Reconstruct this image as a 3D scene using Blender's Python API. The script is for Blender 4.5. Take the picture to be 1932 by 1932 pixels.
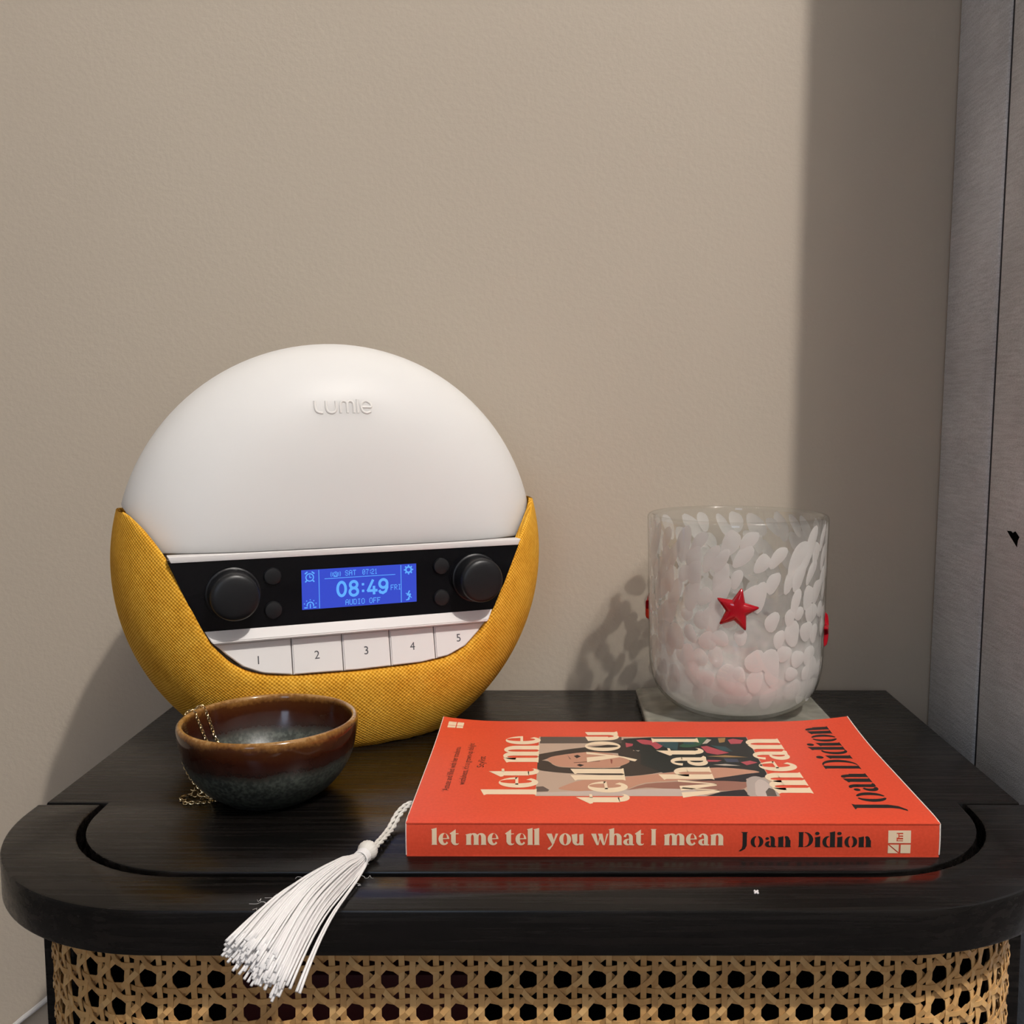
import bpy, bmesh, math, random
from mathutils import Vector, Matrix
random.seed(7)
for o in list(bpy.data.objects): bpy.data.objects.remove(o)
S = bpy.context.scene
COL = S.collection
T = 0.50                       # height of the nightstand top above the floor (m)
PI = math.pi
def rad(d): return math.radians(d)

# ---------------------------------------------------------------- camera
cam_d = bpy.data.cameras.new('camera'); cam = bpy.data.objects.new('camera', cam_d); COL.objects.link(cam)
cam.location = (0, 0, T + 0.165); cam.rotation_euler = (rad(90 - 5.617), 0, 0)
cam_d.sensor_width = 36; cam_d.lens = 36; cam_d.shift_x = -83 / 1932; cam_d.clip_start = 0.01
S.camera = cam
# ---------------------------------------------------------------- world, lights, exposure
w = bpy.data.worlds.new('world'); S.world = w; w.use_nodes = True
w.node_tree.nodes['Background'].inputs[0].default_value = (0.35, 0.5, 0.8, 1)
w.node_tree.nodes['Background'].inputs[1].default_value = 0.25
def point(name, loc, power, col, r):
    l = bpy.data.lights.new(name, 'POINT'); l.energy = power; l.color = col; l.shadow_soft_size = r
    o = bpy.data.objects.new(name, l); o.location = loc; COL.objects.link(o); return o
point('ceiling_bulb', (0.84, -0.76, 2.47), 136, (1.0, 0.945, 0.895), 0.030)
point('ceiling_bulb', (-1.15, -0.75, 2.35), 2.5, (1.0, 0.95, 0.90), 0.10)
al = bpy.data.lights.new('window_daylight', 'AREA'); al.shape = 'RECTANGLE'; al.size = 0.55; al.size_y = 1.3
al.energy = 8; al.color = (0.66, 0.80, 1.0)
ao = bpy.data.objects.new('window_daylight', al); ao.location = (-0.55, -2.53, 1.45); ao.rotation_euler = (rad(90), 0, 0); COL.objects.link(ao)
S.view_settings.view_transform = 'Standard'; S.view_settings.look = 'None'
S.view_settings.exposure = 0.0; S.view_settings.gamma = 1.0; S.view_settings.use_curve_mapping = False
S.cycles.use_denoising = True
S.cycles.max_bounces = 8; S.cycles.transparent_max_bounces = 24

# ---------------------------------------------------------------- material helpers
def new_mat(name):
    m = bpy.data.materials.new(name); m.use_nodes = True
    return m, m.node_tree, m.node_tree.nodes['Principled BSDF']
def plain(name, col, rough=0.5, spec=0.5, metal=0.0, coat=0.0, emit=None, es=0.0):
    m, nt, b = new_mat(name)
    b.inputs['Base Color'].default_value = (*col, 1); b.inputs['Roughness'].default_value = rough
    b.inputs['Specular IOR Level'].default_value = spec; b.inputs['Metallic'].default_value = metal
    b.inputs['Coat Weight'].default_value = coat
    if emit: b.inputs['Emission Color'].default_value = (*emit, 1); b.inputs['Emission Strength'].default_value = es
    return m
def N(nt, typ, **kw):
    n = nt.nodes.new(typ)
    for k, v in kw.items():
        if k in n.inputs: n.inputs[k].default_value = v
        else: setattr(n, k, v)
    return n
def coords(nt, scale, kind='Object', rot=(0, 0, 0)):
    tc = N(nt, 'ShaderNodeTexCoord'); mp = N(nt, 'ShaderNodeMapping')
    mp.inputs['Scale'].default_value = scale; mp.inputs['Rotation'].default_value = rot
    nt.links.new(tc.outputs[kind], mp.inputs['Vector']); return mp.outputs[0]
def ramp(nt, fac, stops):
    r = N(nt, 'ShaderNodeValToRGB'); nt.links.new(fac, r.inputs[0])
    e = r.color_ramp.elements
    while len(e) < len(stops): e.new(0.5)
    for k, (p, c) in enumerate(stops): e[k].position = p; e[k].color = (*c, 1)
    return r.outputs[0]
def bump(nt, b, h, strength, dist):
    n = N(nt, 'ShaderNodeBump'); n.inputs['Strength'].default_value = strength; n.inputs['Distance'].default_value = dist
    nt.links.new(h, n.inputs['Height']); nt.links.new(n.outputs[0], b.inputs['Normal'])

M = {}
# painted wall
m, nt, b = new_mat('wall_paint'); M['wall'] = m
v = coords(nt, (1, 1, 1)); n1 = N(nt, 'ShaderNodeTexNoise', Scale=420.0, Detail=3.0); nt.links.new(v, n1.inputs['Vector'])
n2 = N(nt, 'ShaderNodeTexNoise', Scale=3.0, Detail=2.0); nt.links.new(v, n2.inputs['Vector'])
c = ramp(nt, n2.outputs[0], [(0.3, (0.50, 0.43, 0.345)), (0.7, (0.53, 0.46, 0.37))]); nt.links.new(c, b.inputs['Base Color'])
b.inputs['Roughness'].default_value = 0.55; b.inputs['Specular IOR Level'].default_value = 0.3
bump(nt, b, n1.outputs[0], 0.13, 0.0014)
M['wall2'] = plain('pale_grey_wall_paint', (0.36, 0.355, 0.35), 0.8)
M['ceil'] = plain('ceiling_paint', (0.62, 0.61, 0.59), 0.8)
# carpet
m, nt, b = new_mat('carpet'); M['carpet'] = m
n1 = N(nt, 'ShaderNodeTexNoise', Scale=900.0, Detail=2.0); nt.links.new(coords(nt, (1, 1, 1)), n1.inputs['Vector'])
nt.links.new(ramp(nt, n1.outputs[0], [(0.3, (0.11, 0.10, 0.10)), (0.7, (0.22, 0.20, 0.20))]), b.inputs['Base Color'])
b.inputs['Roughness'].default_value = 0.95; bump(nt, b, n1.outputs[0], 0.6, 0.003)
# black stained wood, grain along x
m, nt, b = new_mat('black_stained_wood'); M['wood'] = m
v = coords(nt, (14, 420, 420)); n1 = N(nt, 'ShaderNodeTexNoise', Scale=1.0, Detail=4.0); nt.links.new(v, n1.inputs['Vector'])
nt.links.new(ramp(nt, n1.outputs[0], [(0.35, (0.0022, 0.0020, 0.0019)), (0.75, (0.0075, 0.0058, 0.005))]), b.inputs['Base Color'])
nt.links.new(ramp(nt, n1.outputs[0], [(0.3, (0.21, 0.21, 0.21)), (0.8, (0.35, 0.35, 0.35))]), b.inputs['Roughness'])
b.inputs['Specular IOR Level'].default_value = 0.32
bump(nt, b, n1.outputs[0], 0.16, 0.0006)
M['wood_in'] = plain('black_painted_board', (0.012, 0.011, 0.011), 0.6, 0.3)
# cane
m, nt, b = new_mat('rattan_cane'); M['cane'] = m
oi = N(nt, 'ShaderNodeObjectInfo'); n1 = N(nt, 'ShaderNodeTexNoise', Scale=60.0, Detail=3.0); nt.links.new(coords(nt, (1, 1, 1)), n1.inputs['Vector'])
ad = N(nt, 'ShaderNodeMath', operation='ADD'); nt.links.new(oi.outputs['Random'], ad.inputs[0]); nt.links.new(n1.outputs[0], ad.inputs[1])
hf = N(nt, 'ShaderNodeMath', operation='MULTIPLY'); hf.inputs[1].default_value = 0.5; nt.links.new(ad.outputs[0], hf.inputs[0])
nt.links.new(ramp(nt, hf.outputs[0], [(0.1, (0.44, 0.24, 0.085)), (0.5, (0.64, 0.37, 0.14)), (0.9, (0.76, 0.50, 0.22))]), b.inputs['Base Color'])
b.inputs['Roughness'].default_value = 0.42; bump(nt, b, n1.outputs[0], 0.15, 0.0005)
M['cane_edge'] = plain('cane_edging', (0.34, 0.21, 0.12), 0.6)
# headboard cloth
m, nt, b = new_mat('grey_slub_cloth'); M['cloth'] = m
v = coords(nt, (30, 30, 420)); n1 = N(nt, 'ShaderNodeTexNoise', Scale=1.6, Detail=5.0, Roughness=0.65); nt.links.new(v, n1.inputs['Vector'])
v2 = coords(nt, (1200, 1200, 1500)); n2 = N(nt, 'ShaderNodeTexNoise', Scale=1.0, Detail=2.0); nt.links.new(v2, n2.inputs['Vector'])
v3 = coords(nt, (1, 1, 1)); n3 = N(nt, 'ShaderNodeTexNoise', Scale=14.0, Detail=3.0); nt.links.new(v3, n3.inputs['Vector'])
a1 = N(nt, 'ShaderNodeMath', operation='ADD'); nt.links.new(n1.outputs[0], a1.inputs[0]); nt.links.new(n2.outputs[0], a1.inputs[1])
a2 = N(nt, 'ShaderNodeMath', operation='ADD'); nt.links.new(a1.outputs[0], a2.inputs[0]); nt.links.new(n3.outputs[0], a2.inputs[1])
a3 = N(nt, 'ShaderNodeMath', operation='MULTIPLY'); a3.inputs[1].default_value = 0.3333; nt.links.new(a2.outputs[0], a3.inputs[0])
nt.links.new(ramp(nt, a3.outputs[0], [(0.36, (0.41, 0.415, 0.435)), (0.62, (0.79, 0.80, 0.84))]), b.inputs['Base Color'])
b.inputs['Roughness'].default_value = 0.9; b.inputs['Sheen Weight'].default_value = 0.25; bump(nt, b, a1.outputs[0], 0.5, 0.0012)
M['thread_dark'] = plain('dark_seam_thread', (0.03, 0.03, 0.04), 0.9)
M['void'] = plain('tear_black', (0.004, 0.004, 0.004), 1.0, 0.0)  # flat black patch colour standing in for the open hole of the tear
# mustard woven fabric
m, nt, b = new_mat('mustard_weave'); M['mustard'] = m
uv = N(nt, 'ShaderNodeUVMap'); mp = N(nt, 'ShaderNodeMapping'); mp.inputs['Scale'].default_value = (1, 1, 1); nt.links.new(uv.outputs[0], mp.inputs[0])
sep = N(nt, 'ShaderNodeSeparateXYZ'); nt.links.new(mp.outputs[0], sep.inputs[0])
def mth(op, a, b_=None):
    n = N(nt, 'ShaderNodeMath', operation=op)
    for k, q in enumerate((a, b_)):
        if q is None: continue
        if isinstance(q, (int, float)): n.inputs[k].default_value = q
        else: nt.links.new(q, n.inputs[k])
    return n.outputs[0]
sx = mth('SINE', mth('MULTIPLY', sep.outputs[0], PI / 0.00105)); sz = mth('SINE', mth('MULTIPLY', sep.outputs[1], PI / 0.00095))
pr = mth('MULTIPLY', sx, sz)
hh = mth('ADD', mth('MULTIPLY', pr, 0.5), 0.5)
nn = N(nt, 'ShaderNodeTexNoise', Scale=420.0, Detail=3.0); nt.links.new(coords(nt, (1, 1, 1)), nn.inputs['Vector'])
n4 = N(nt, 'ShaderNodeTexNoise', Scale=70.0, Detail=2.0); nt.links.new(coords(nt, (1, 1, 1)), n4.inputs['Vector'])
hv = mth('ADD', mth('MULTIPLY', hh, 0.62), mth('ADD', mth('MULTIPLY', nn.outputs[0], 0.35), mth('MULTIPLY', mth('SUBTRACT', n4.outputs[0], 0.5), 0.35)))
nt.links.new(ramp(nt, hv, [(0.12, (0.42, 0.16, 0.006)), (0.45, (0.76, 0.36, 0.022)), (0.85, (0.97, 0.60, 0.10))]), b.inputs['Base Color'])
b.inputs['Roughness'].default_value = 0.9; b.inputs['Specular IOR Level'].default_value = 0.2; bump(nt, b, hv, 0.45, 0.0008)
# clock plastics
m, nt, b = new_mat('opal_white_diffuser'); M['opal'] = m
b.inputs['Base Color'].default_value = (0.80, 0.79, 0.775, 1); b.inputs['Roughness'].default_value = 0.42; b.inputs['Specular IOR Level'].default_value = 0.3
b.inputs['Subsurface Weight'].default_value = 0.85; b.inputs['Subsurface Radius'].default_value = (1, 1, 1); b.inputs['Subsurface Scale'].default_value = 0.03
M['opal_plain'] = plain('opal_white_relief', (0.84, 0.82, 0.79), 0.42, 0.3)
M['whitepl'] = plain('white_plastic', (0.80, 0.77, 0.75), 0.35, 0.5)
M['keypl'] = plain('white_key_plastic', (0.82, 0.79, 0.77), 0.3, 0.5)
M['shadepl'] = plain('shaded_white_plastic', (0.50, 0.48, 0.45), 0.5)  # white housing plastic, shade of the gap round the dome put into its colour
M['gloss'] = plain('black_gloss_panel', (0.003, 0.003, 0.004), 0.06, 0.3)
M['softblk'] = plain('soft_black_plastic', (0.007, 0.0075, 0.009), 0.38, 0.4)
M['ink'] = plain('grey_ink', (0.06, 0.06, 0.07), 0.6)
M['lcd'] = plain('blue_backlit_screen', (0.01, 0.01, 0.05), 0.15, 0.3, emit=(0.032, 0.065, 0.55), es=1.0)
M['lcdtxt'] = plain('light_blue_segments', (0.02, 0.05, 0.1), 0.3, 0.2, emit=(0.12, 0.42, 1.0), es=0.95)
# book
m, nt, b = new_mat('coral_red_cover'); M['coral'] = m
n1 = N(nt, 'ShaderNodeTexNoise', Scale=900.0, Detail=1.0); nt.links.new(coords(nt, (1, 1, 1)), n1.inputs['Vector'])
nt.links.new(ramp(nt, n1.outputs[0], [(0.3, (0.68, 0.068, 0.028)), (0.7, (0.74, 0.080, 0.036))]), b.inputs['Base Color'])
b.inputs['Roughness'].default_value = 0.42; b.inputs['Specular IOR Level'].default_value = 0.35
M['cream'] = plain('cream_print', (0.86, 0.68, 0.47), 0.5, 0.3)
M['black'] = plain('black_print', (0.015, 0.014, 0.013), 0.5, 0.3)
M['paper'] = plain('page_paper', (0.72, 0.64, 0.54), 0.9)
M['cut'] = plain('white_card_edge', (0.78, 0.70, 0.64), 0.8)
PH = dict(bg=(0.50, 0.36, 0.27), strip=(0.10, 0.075, 0.06), hair=(0.045, 0.033, 0.026), skin=(0.52, 0.26, 0.17), arm2=(0.30, 0.135, 0.095), shirt=(0.018, 0.022, 0.020),
          dark=(0.02, 0.018, 0.020), bowl=(0.42, 0.35, 0.31), bowl2=(0.55, 0.46, 0.41), food=(0.10, 0.08, 0.065), table=(0.55, 0.44, 0.38), brownpatch=(0.12, 0.085, 0.07),
          eye=(0.03, 0.02, 0.02), brow=(0.20, 0.10, 0.07), lip=(0.28, 0.07, 0.05), nose=(0.24, 0.11, 0.07), pink=(0.42, 0.07, 0.085), teal=(0.03, 0.07, 0.075), green=(0.03, 0.09, 0.045),
          gold=(0.33, 0.19, 0.07), slate=(0.05, 0.06, 0.09), cream=(0.5, 0.42, 0.34))
for k, q in PH.items(): M['ph_' + k] = plain('print_' + k, q, 0.45, 0.3)
# silk tassel
M['silk'] = plain('white_silk', (0.86, 0.84, 0.83), 0.32, 0.5); M['silk'].node_tree.nodes['Principled BSDF'].inputs['Sheen Weight'].default_value = 0.3
M['cord'] = plain('off_white_cord', (0.72, 0.69, 0.64), 0.6)
M['gold'] = plain('gold_metal', (0.85, 0.68, 0.40), 0.22, 0.5, 1.0)
# ceramic
m, nt, b = new_mat('reactive_glaze'); M['glaze'] = m
tc = N(nt, 'ShaderNodeTexCoord'); sp = N(nt, 'ShaderNodeSeparateXYZ'); nt.links.new(tc.outputs['Object'], sp.inputs[0])
n1 = N(nt, 'ShaderNodeTexNoise', Scale=70.0, Detail=4.0); nt.links.new(tc.outputs['Object'], n1.inputs['Vector'])
n2 = N(nt, 'ShaderNodeTexNoise', Scale=650.0, Detail=3.0); nt.links.new(tc.outputs['Object'], n2.inputs['Vector'])
def mth2(op, a, b_):
    n = N(nt, 'ShaderNodeMath', operation=op)
    for k, q in enumerate((a, b_)):
        if isinstance(q, (int, float)): n.inputs[k].default_value = q
        else: nt.links.new(q, n.inputs[k])
    return n.outputs[0]
zz = mth2('ADD', mth2('MULTIPLY', sp.outputs[2], 1 / 0.034), mth2('ADD', mth2('MULTIPLY', mth2('SUBTRACT', n1.outputs[0], 0.5), 0.16), mth2('MULTIPLY', mth2('SUBTRACT', n2.outputs[0], 0.5), 0.09)))
base = ramp(nt, zz, [(0.0, (0.035, 0.040, 0.036)), (0.50, (0.075, 0.085, 0.075)), (0.60, (0.030, 0.014, 0.011)), (0.74, (0.034, 0.008, 0.004)), (0.90, (0.060, 0.018, 0.005)), (0.975, (0.22, 0.10, 0.022)), (1.0, (0.34, 0.19, 0.07))])
spk = ramp(nt, n2.outputs[0], [(0.42, (0.30, 0.30, 0.28)), (0.62, (1.35, 1.35, 1.25))])
mx = N(nt, 'ShaderNodeMix', data_type='RGBA', blend_type='MULTIPLY'); mx.inputs[0].default_value = 0.75
nt.links.new(base, mx.inputs[6]); nt.links.new(spk, mx.inputs[7])
sel = ramp(nt, zz, [(0.52, (0, 0, 0)), (0.66, (1, 1, 1))])
mx2 = N(nt, 'ShaderNodeMix', data_type='RGBA'); nt.links.new(sel, mx2.inputs[0]); nt.links.new(mx.outputs[2], mx2.inputs[6]); nt.links.new(base, mx2.inputs[7])
nt.links.new(mx2.outputs[2], b.inputs['Base Color'])
nt.links.new(ramp(nt, zz, [(0.5, (0.38, 0.38, 0.38)), (0.75, (0.10, 0.10, 0.10))]), b.inputs['Roughness'])
# glass
def glassy(name, tint, rough):
    m = bpy.data.materials.new(name); m.use_nodes = True; nt = m.node_tree; nt.nodes.clear()
    out = N(nt, 'ShaderNodeOutputMaterial'); mix = N(nt, 'ShaderNodeMixShader'); lw = N(nt, 'ShaderNodeLayerWeight'); lw.inputs[0].default_value = 0.5
    pw = N(nt, 'ShaderNodeMath', operation='POWER'); pw.inputs[1].default_value = 4.0; nt.links.new(lw.outputs['Facing'], pw.inputs[0])
    ma = N(nt, 'ShaderNodeMath', operation='MULTIPLY_ADD'); ma.inputs[1].default_value = 0.9; ma.inputs[2].default_value = 0.06; nt.links.new(pw.outputs[0], ma.inputs[0])
    tr = N(nt, 'ShaderNodeBsdfTransparent'); tr.inputs[0].default_value = (*tint, 1); gl = N(nt, 'ShaderNodeBsdfGlossy'); gl.inputs['Roughness'].default_value = rough
    nt.links.new(ma.outputs[0], mix.inputs[0]); nt.links.new(tr.outputs[0], mix.inputs[1]); nt.links.new(gl.outputs[0], mix.inputs[2]); nt.links.new(mix.outputs[0], out.inputs[0]); return m
M['glass'] = glassy('clear_glass', (0.97, 0.975, 0.97), 0.03)
def milky(name, col, tfac, transp):
    m = bpy.data.materials.new(name); m.use_nodes = True; nt = m.node_tree; nt.nodes.clear()
    out = N(nt, 'ShaderNodeOutputMaterial'); d = N(nt, 'ShaderNodeBsdfDiffuse'); d.inputs[0].default_value = (*col, 1)
    tl = N(nt, 'ShaderNodeBsdfTranslucent'); tl.inputs[0].default_value = (*col, 1); mi = N(nt, 'ShaderNodeMixShader'); mi.inputs[0].default_value = tfac
    nt.links.new(d.outputs[0], mi.inputs[1]); nt.links.new(tl.outputs[0], mi.inputs[2])
    tp = N(nt, 'ShaderNodeBsdfTransparent'); m2 = N(nt, 'ShaderNodeMixShader'); m2.inputs[0].default_value = transp
    nt.links.new(mi.outputs[0], m2.inputs[1]); nt.links.new(tp.outputs[0], m2.inputs[2]); nt.links.new(m2.outputs[0], out.inputs[0]); return m, nt, m2
M['fleck'] = milky('milk_white_glass', (0.94, 0.92, 0.90), 0.34, 0.24)[0]
mm, nt, m2 = milky('frosted_white_glass', (0.92, 0.91, 0.89), 0.34, 0.3); M['frost'] = mm
tc = N(nt, 'ShaderNodeTexCoord'); sp = N(nt, 'ShaderNodeSeparateXYZ'); nt.links.new(tc.outputs['Object'], sp.inputs[0])
n1 = N(nt, 'ShaderNodeTexNoise', Scale=85.0, Detail=2.0); nt.links.new(tc.outputs['Object'], n1.inputs['Vector'])
q = N(nt, 'ShaderNodeMath', operation='MULTIPLY_ADD'); q.inputs[1].default_value = 0.06; nt.links.new(n1.outputs[0], q.inputs[0]); nt.links.new(sp.outputs[2], q.inputs[2])
nt.links.new(ramp(nt, q.outputs[0], [(0.030, (0.06, 0.06, 0.06)), (0.058, (0.30, 0.30, 0.30)), (0.085, (0.74, 0.74, 0.74)), (0.13, (0.91, 0.91, 0.91))]), m2.inputs[0])
M['redglass'] = plain('red_glass', (0.36, 0.0, 0.008), 0.08, 0.5, coat=0.5)
m, nt, b = new_mat('grey_green_glass'); M['coaster'] = m
n1 = N(nt, 'ShaderNodeTexNoise', Scale=45.0, Detail=4.0, Distortion=1.5); nt.links.new(coords(nt, (1, 1, 1)), n1.inputs['Vector'])
nt.links.new(ramp(nt, n1.outputs[0], [(0.35, (0.20, 0.20, 0.165)), (0.7, (0.34, 0.33, 0.28))]), b.inputs['Base Color'])
b.inputs['Roughness'].default_value = 0.12; b.inputs['Specular IOR Level'].default_value = 0.6
M['cable'] = plain('white_cable_sheath', (0.78, 0.75, 0.72), 0.35)
M['darkred'] = plain('dark_red_cloth_board', (0.10, 0.012, 0.015), 0.6)
M['lint'] = plain('white_lint', (0.8, 0.75, 0.75), 0.9)

# ---------------------------------------------------------------- object helpers (mesh data given in millimetres)
def tag(o, label=None, cat=None, group=None, kind=None):
    if label: o['label'] = label
    if cat: o['category'] = cat
    if group: o['group'] = group
    if kind: o['kind'] = kind
    return o
def link(o, parent=None):
    COL.objects.link(o)
    if parent is not None: o.parent = parent
    return o
def thing(name, label, cat, loc_mm, rz=0, group=None):
    o = bpy.data.objects.new(name, None); o.empty_display_size = 0.02
    o.location = (loc_mm[0] / 1000, loc_mm[1] / 1000, T + loc_mm[2] / 1000); o.rotation_euler = (0, 0, rz); link(o)
    return tag(o, label, cat, group)
def build(name, verts, faces, mats, parent=None, smooth=True, sharp=35, mi=None, loc=None):
    me = bpy.data.meshes.new(name); me.from_pydata([(x / 1000, y / 1000, z / 1000) for x, y, z in verts], [], faces)
    if not isinstance(mats, (list, tuple)): mats = [mats]
    for q in mats: me.materials.append(q)
    me.validate()
    if mi:
        for p, k in zip(me.polygons, mi): p.material_index = k
    if smooth:
        me.polygons.foreach_set('use_smooth', [True] * len(me.polygons))
        if sharp: me.set_sharp_from_angle(angle=rad(sharp))
    o = bpy.data.objects.new(name, me); link(o, parent)
    if loc is not None: o.location = loc
    return o
def build_bm(name, bm, mats, parent=None, smooth=True, sharp=35):
    me = bpy.data.meshes.new(name); bm.to_mesh(me); bm.free()
    me.transform(Matrix.Scale(0.001, 4))
    if not isinstance(mats, (list, tuple)): mats = [mats]
    for q in mats: me.materials.append(q)
    if smooth:
        me.polygons.foreach_set('use_smooth', [True] * len(me.polygons))
        if sharp: me.set_sharp_from_angle(angle=rad(sharp))
    o = bpy.data.objects.new(name, me); return link(o, parent)
class MB:
    def __init__(s): s.v = []; s.f = []
    def add(s, vs, fs):
        k = len(s.v); s.v += [tuple(q) for q in vs]; s.f += [tuple(i + k for i in f) for f in fs]
    def build(s, name, mat, parent=None, **kw): return build(name, s.v, s.f, mat, parent, **kw)
def box_bm(x0, x1, y0, y1, z0, z1, bev=0, seg=2):
    bm = bmesh.new(); vs = [bm.verts.new((x, y, z)) for z in (z0, z1) for y in (y0, y1) for x in (x0, x1)]
    for f in ((0, 2, 3, 1), (4, 5, 7, 6), (0, 1, 5, 4), (2, 6, 7, 3), (0, 4, 6, 2), (1, 3, 7, 5)): bm.faces.new([vs[i] for i in f])
    if bev: bmesh.ops.bevel(bm, geom=bm.edges[:], offset=bev, segments=seg, affect='EDGES', profile=0.5)
    return bm
def prism_bm(outline, z0, z1, bev=0, seg=2, axis='z'):
    """outline in the plane, extruded from z0 to z1, all rims bevelled"""
    bm = bmesh.new(); a = [bm.verts.new((x, y, z0)) for x, y in outline]; c = [bm.verts.new((x, y, z1)) for x, y in outline]; n = len(outline)
    bm.faces.new(a[::-1]); bm.faces.new(c)
    for i in range(n): bm.faces.new((a[i], a[(i + 1) % n], c[(i + 1) % n], c[i]))
    bmesh.ops.recalc_face_normals(bm, faces=bm.faces[:])
    if bev:
        es = [e for e in bm.edges if abs(e.verts[0].co.z - e.verts[1].co.z) < 1e-6]
        bmesh.ops.bevel(bm, geom=es, offset=bev, segments=seg, affect='EDGES', profile=0.5)
    if axis == 'y':      # (x, y, z) -> (x, -z, y): outline is a front view, extrusion towards the viewer
        for q in bm.verts: q.co = Vector((q.co.x, -q.co.z, q.co.y))
        bmesh.ops.recalc_face_normals(bm, faces=bm.faces[:])
    return bm
def arc(cx, cy, r, a0, a1, n):
    return [(cx + r * math.cos(rad(a0 + (a1 - a0) * i / n)), cy + r * math.sin(rad(a0 + (a1 - a0) * i / n))) for i in range(n + 1)]
def lathe(profile, n=96):
    v, f = [], []; rings = []
    for r, z in profile:
        if r < 1e-6: rings.append([len(v)]); v.append((0, 0, z))
        else:
            rings.append(list(range(len(v), len(v) + n)))
            v += [(r * math.cos(2 * PI * k / n), r * math.sin(2 * PI * k / n), z) for k in range(n)]
    for A, B in zip(rings, rings[1:]):
        for k in range(n):
            k2 = (k + 1) % n
            if len(A) == 1 and len(B) == 1: continue
            if len(A) == 1: f.append((A[0], B[k2], B[k]))
            elif len(B) == 1: f.append((A[k], A[k2], B[0]))
            else: f.append((A[k], A[k2], B[k2], B[k]))
    return v, f
def crom(pts, sub):
    """Catmull-Rom through pts (any dimension)"""
    P = [pts[0]] + list(pts) + [pts[-1]]; out = []
    for i in range(1, len(P) - 2):
        for s in range(sub):
            t = s / sub; a, b_, c_, d = P[i - 1:i + 3]
            out.append(tuple(0.5 * (2 * b_[k] + (c_[k] - a[k]) * t + (2 * a[k] - 5 * b_[k] + 4 * c_[k] - d[k]) * t * t + (3 * b_[k] - a[k] - 3 * c_[k] + d[k]) * t ** 3) for k in range(len(b_))))
    out.append(tuple(pts[-1])); return out
def tube(path, r, n=6, cap=True):
    v, f = [], []; P = [Vector(q) for q in path]; up = Vector((0, 0, 1)); prev = None
    for i, p in enumerate(P):
        t = (P[min(i + 1, len(P) - 1)] - P[max(i - 1, 0)]).normalized()
        if prev is None:
            a = t.cross(up)
            if a.length < 1e-3: a = t.cross(Vector((1, 0, 0)))
            a.normalize()
        else:
            a = prev - t * prev.dot(t); a.normalize()
        prev = a; b_ = t.cross(a); rr = r[i] if isinstance(r, (list, tuple)) else r
        v += [tuple(p + a * (rr * math.cos(2 * PI * k / n)) + b_ * (rr * math.sin(2 * PI * k / n))) for k in range(n)]
    for i in range(len(P) - 1):
        for k in range(n): k2 = (k + 1) % n; f.append((i * n + k, i * n + k2, (i + 1) * n + k2, (i + 1) * n + k))
    if cap: f.append(tuple(range(n - 1, -1, -1))); f.append(tuple((len(P) - 1) * n + k for k in range(n)))
    return v, f
def ellipsoid(c, r, nu=16, nv=10):
    v, f = [], []
    for j in range(nv + 1):
        ph = PI * j / nv
        for i in range(nu): th = 2 * PI * i / nu; v.append((c[0] + r[0] * math.sin(ph) * math.cos(th), c[1] + r[1] * math.sin(ph) * math.sin(th), c[2] + r[2] * math.cos(ph)))
    for j in range(nv):
        for i in range(nu): i2 = (i + 1) % nu; f.append((j * nu + i, (j + 1) * nu + i, (j + 1) * nu + i2, j * nu + i2))
    return v, f

# ---------------------------------------------------------------- the room
WALL = 606.0
F0 = -T * 1000
def struct(name, bm, mat):
    o = build_bm(name, bm, mat, None, smooth=False); o.location.z = T; return tag(o, kind='structure')
struct('wall_back', box_bm(-2600, 2600, WALL, WALL + 100, F0, F0 + 2550), M['wall'])
struct('wall_left', box_bm(-2700, -2600, -2700, WALL, F0, F0 + 2550), M['wall2'])
struct('wall_right', box_bm(2600, 2700, -2700, WALL, F0, F0 + 2550), M['wall2'])
bmw = bmesh.new()      # front wall with a window opening behind the camera
for a in ((-2600, -850, F0, F0 + 2550), (-250, 2600, F0, F0 + 2550), (-850, -250, F0, F0 + 750), (-850, -250, F0 + 2150, F0 + 2550)):
    q = box_bm(a[0], a[1], -2700, -2600, a[2], a[3]); me = bpy.data.meshes.new('t'); q.to_mesh(me); q.free(); bmw.from_mesh(me); bpy.data.meshes.remove(me)
struct('wall_front', bmw, M['wall2'])
struct('floor', box_bm(-2700, 2700, -2700, WALL + 100, F0 - 60, F0), M['carpet'])
struct('ceiling', box_bm(-2700, 2700, -2700, WALL + 100, F0 + 2550, F0 + 2620), M['ceil'])

# ---------------------------------------------------------------- nightstand
ns = thing('nightstand', 'black stained wooden nightstand with rounded corners and woven cane front', 'nightstand', (0, 0, 0))
TH = 16.5
CXL, CXR, CY0 = -134.0, 114.5, 410.0
top = [(-216, 596), (-216, 420.2), (-190, 420.2)] + arc(CXL, CY0, 55.5, 180, 270, 20)[0:] + arc(CXR, CY0, 55.5, 270, 360, 20) + [(170.5, 420.2), (196.5, 420.2), (196.5, 596)]
build_bm('top_panel', prism_bm(top, -TH, 0, 0.9), M['wood'], ns)
rim = [(-219, 418.8)] + arc(CXL - 1, CY0, 84, 180, 270, 28) + arc(CXR + 1, CY0, 84, 270, 360, 28) + [(199.5, 418.8), (173, 418.8)] + arc(CXR, CY0, 58.5, 360, 270, 20) + arc(CXL, CY0, 58.5, 270, 180, 20) + [(-192.5, 418.8)]
build_bm('front_rim', prism_bm(rim, -TH, -0.2, 1.1), M['wood'], ns)
build_bm('groove_bed', prism_bm([(-190, 425)] + arc(CXL, CY0, 62, 180, 270, 14) + arc(CXR, CY0, 62, 270, 360, 14) + [(171, 425)], -TH - 6, -12, 0), M['wood_in'], ns)
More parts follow.
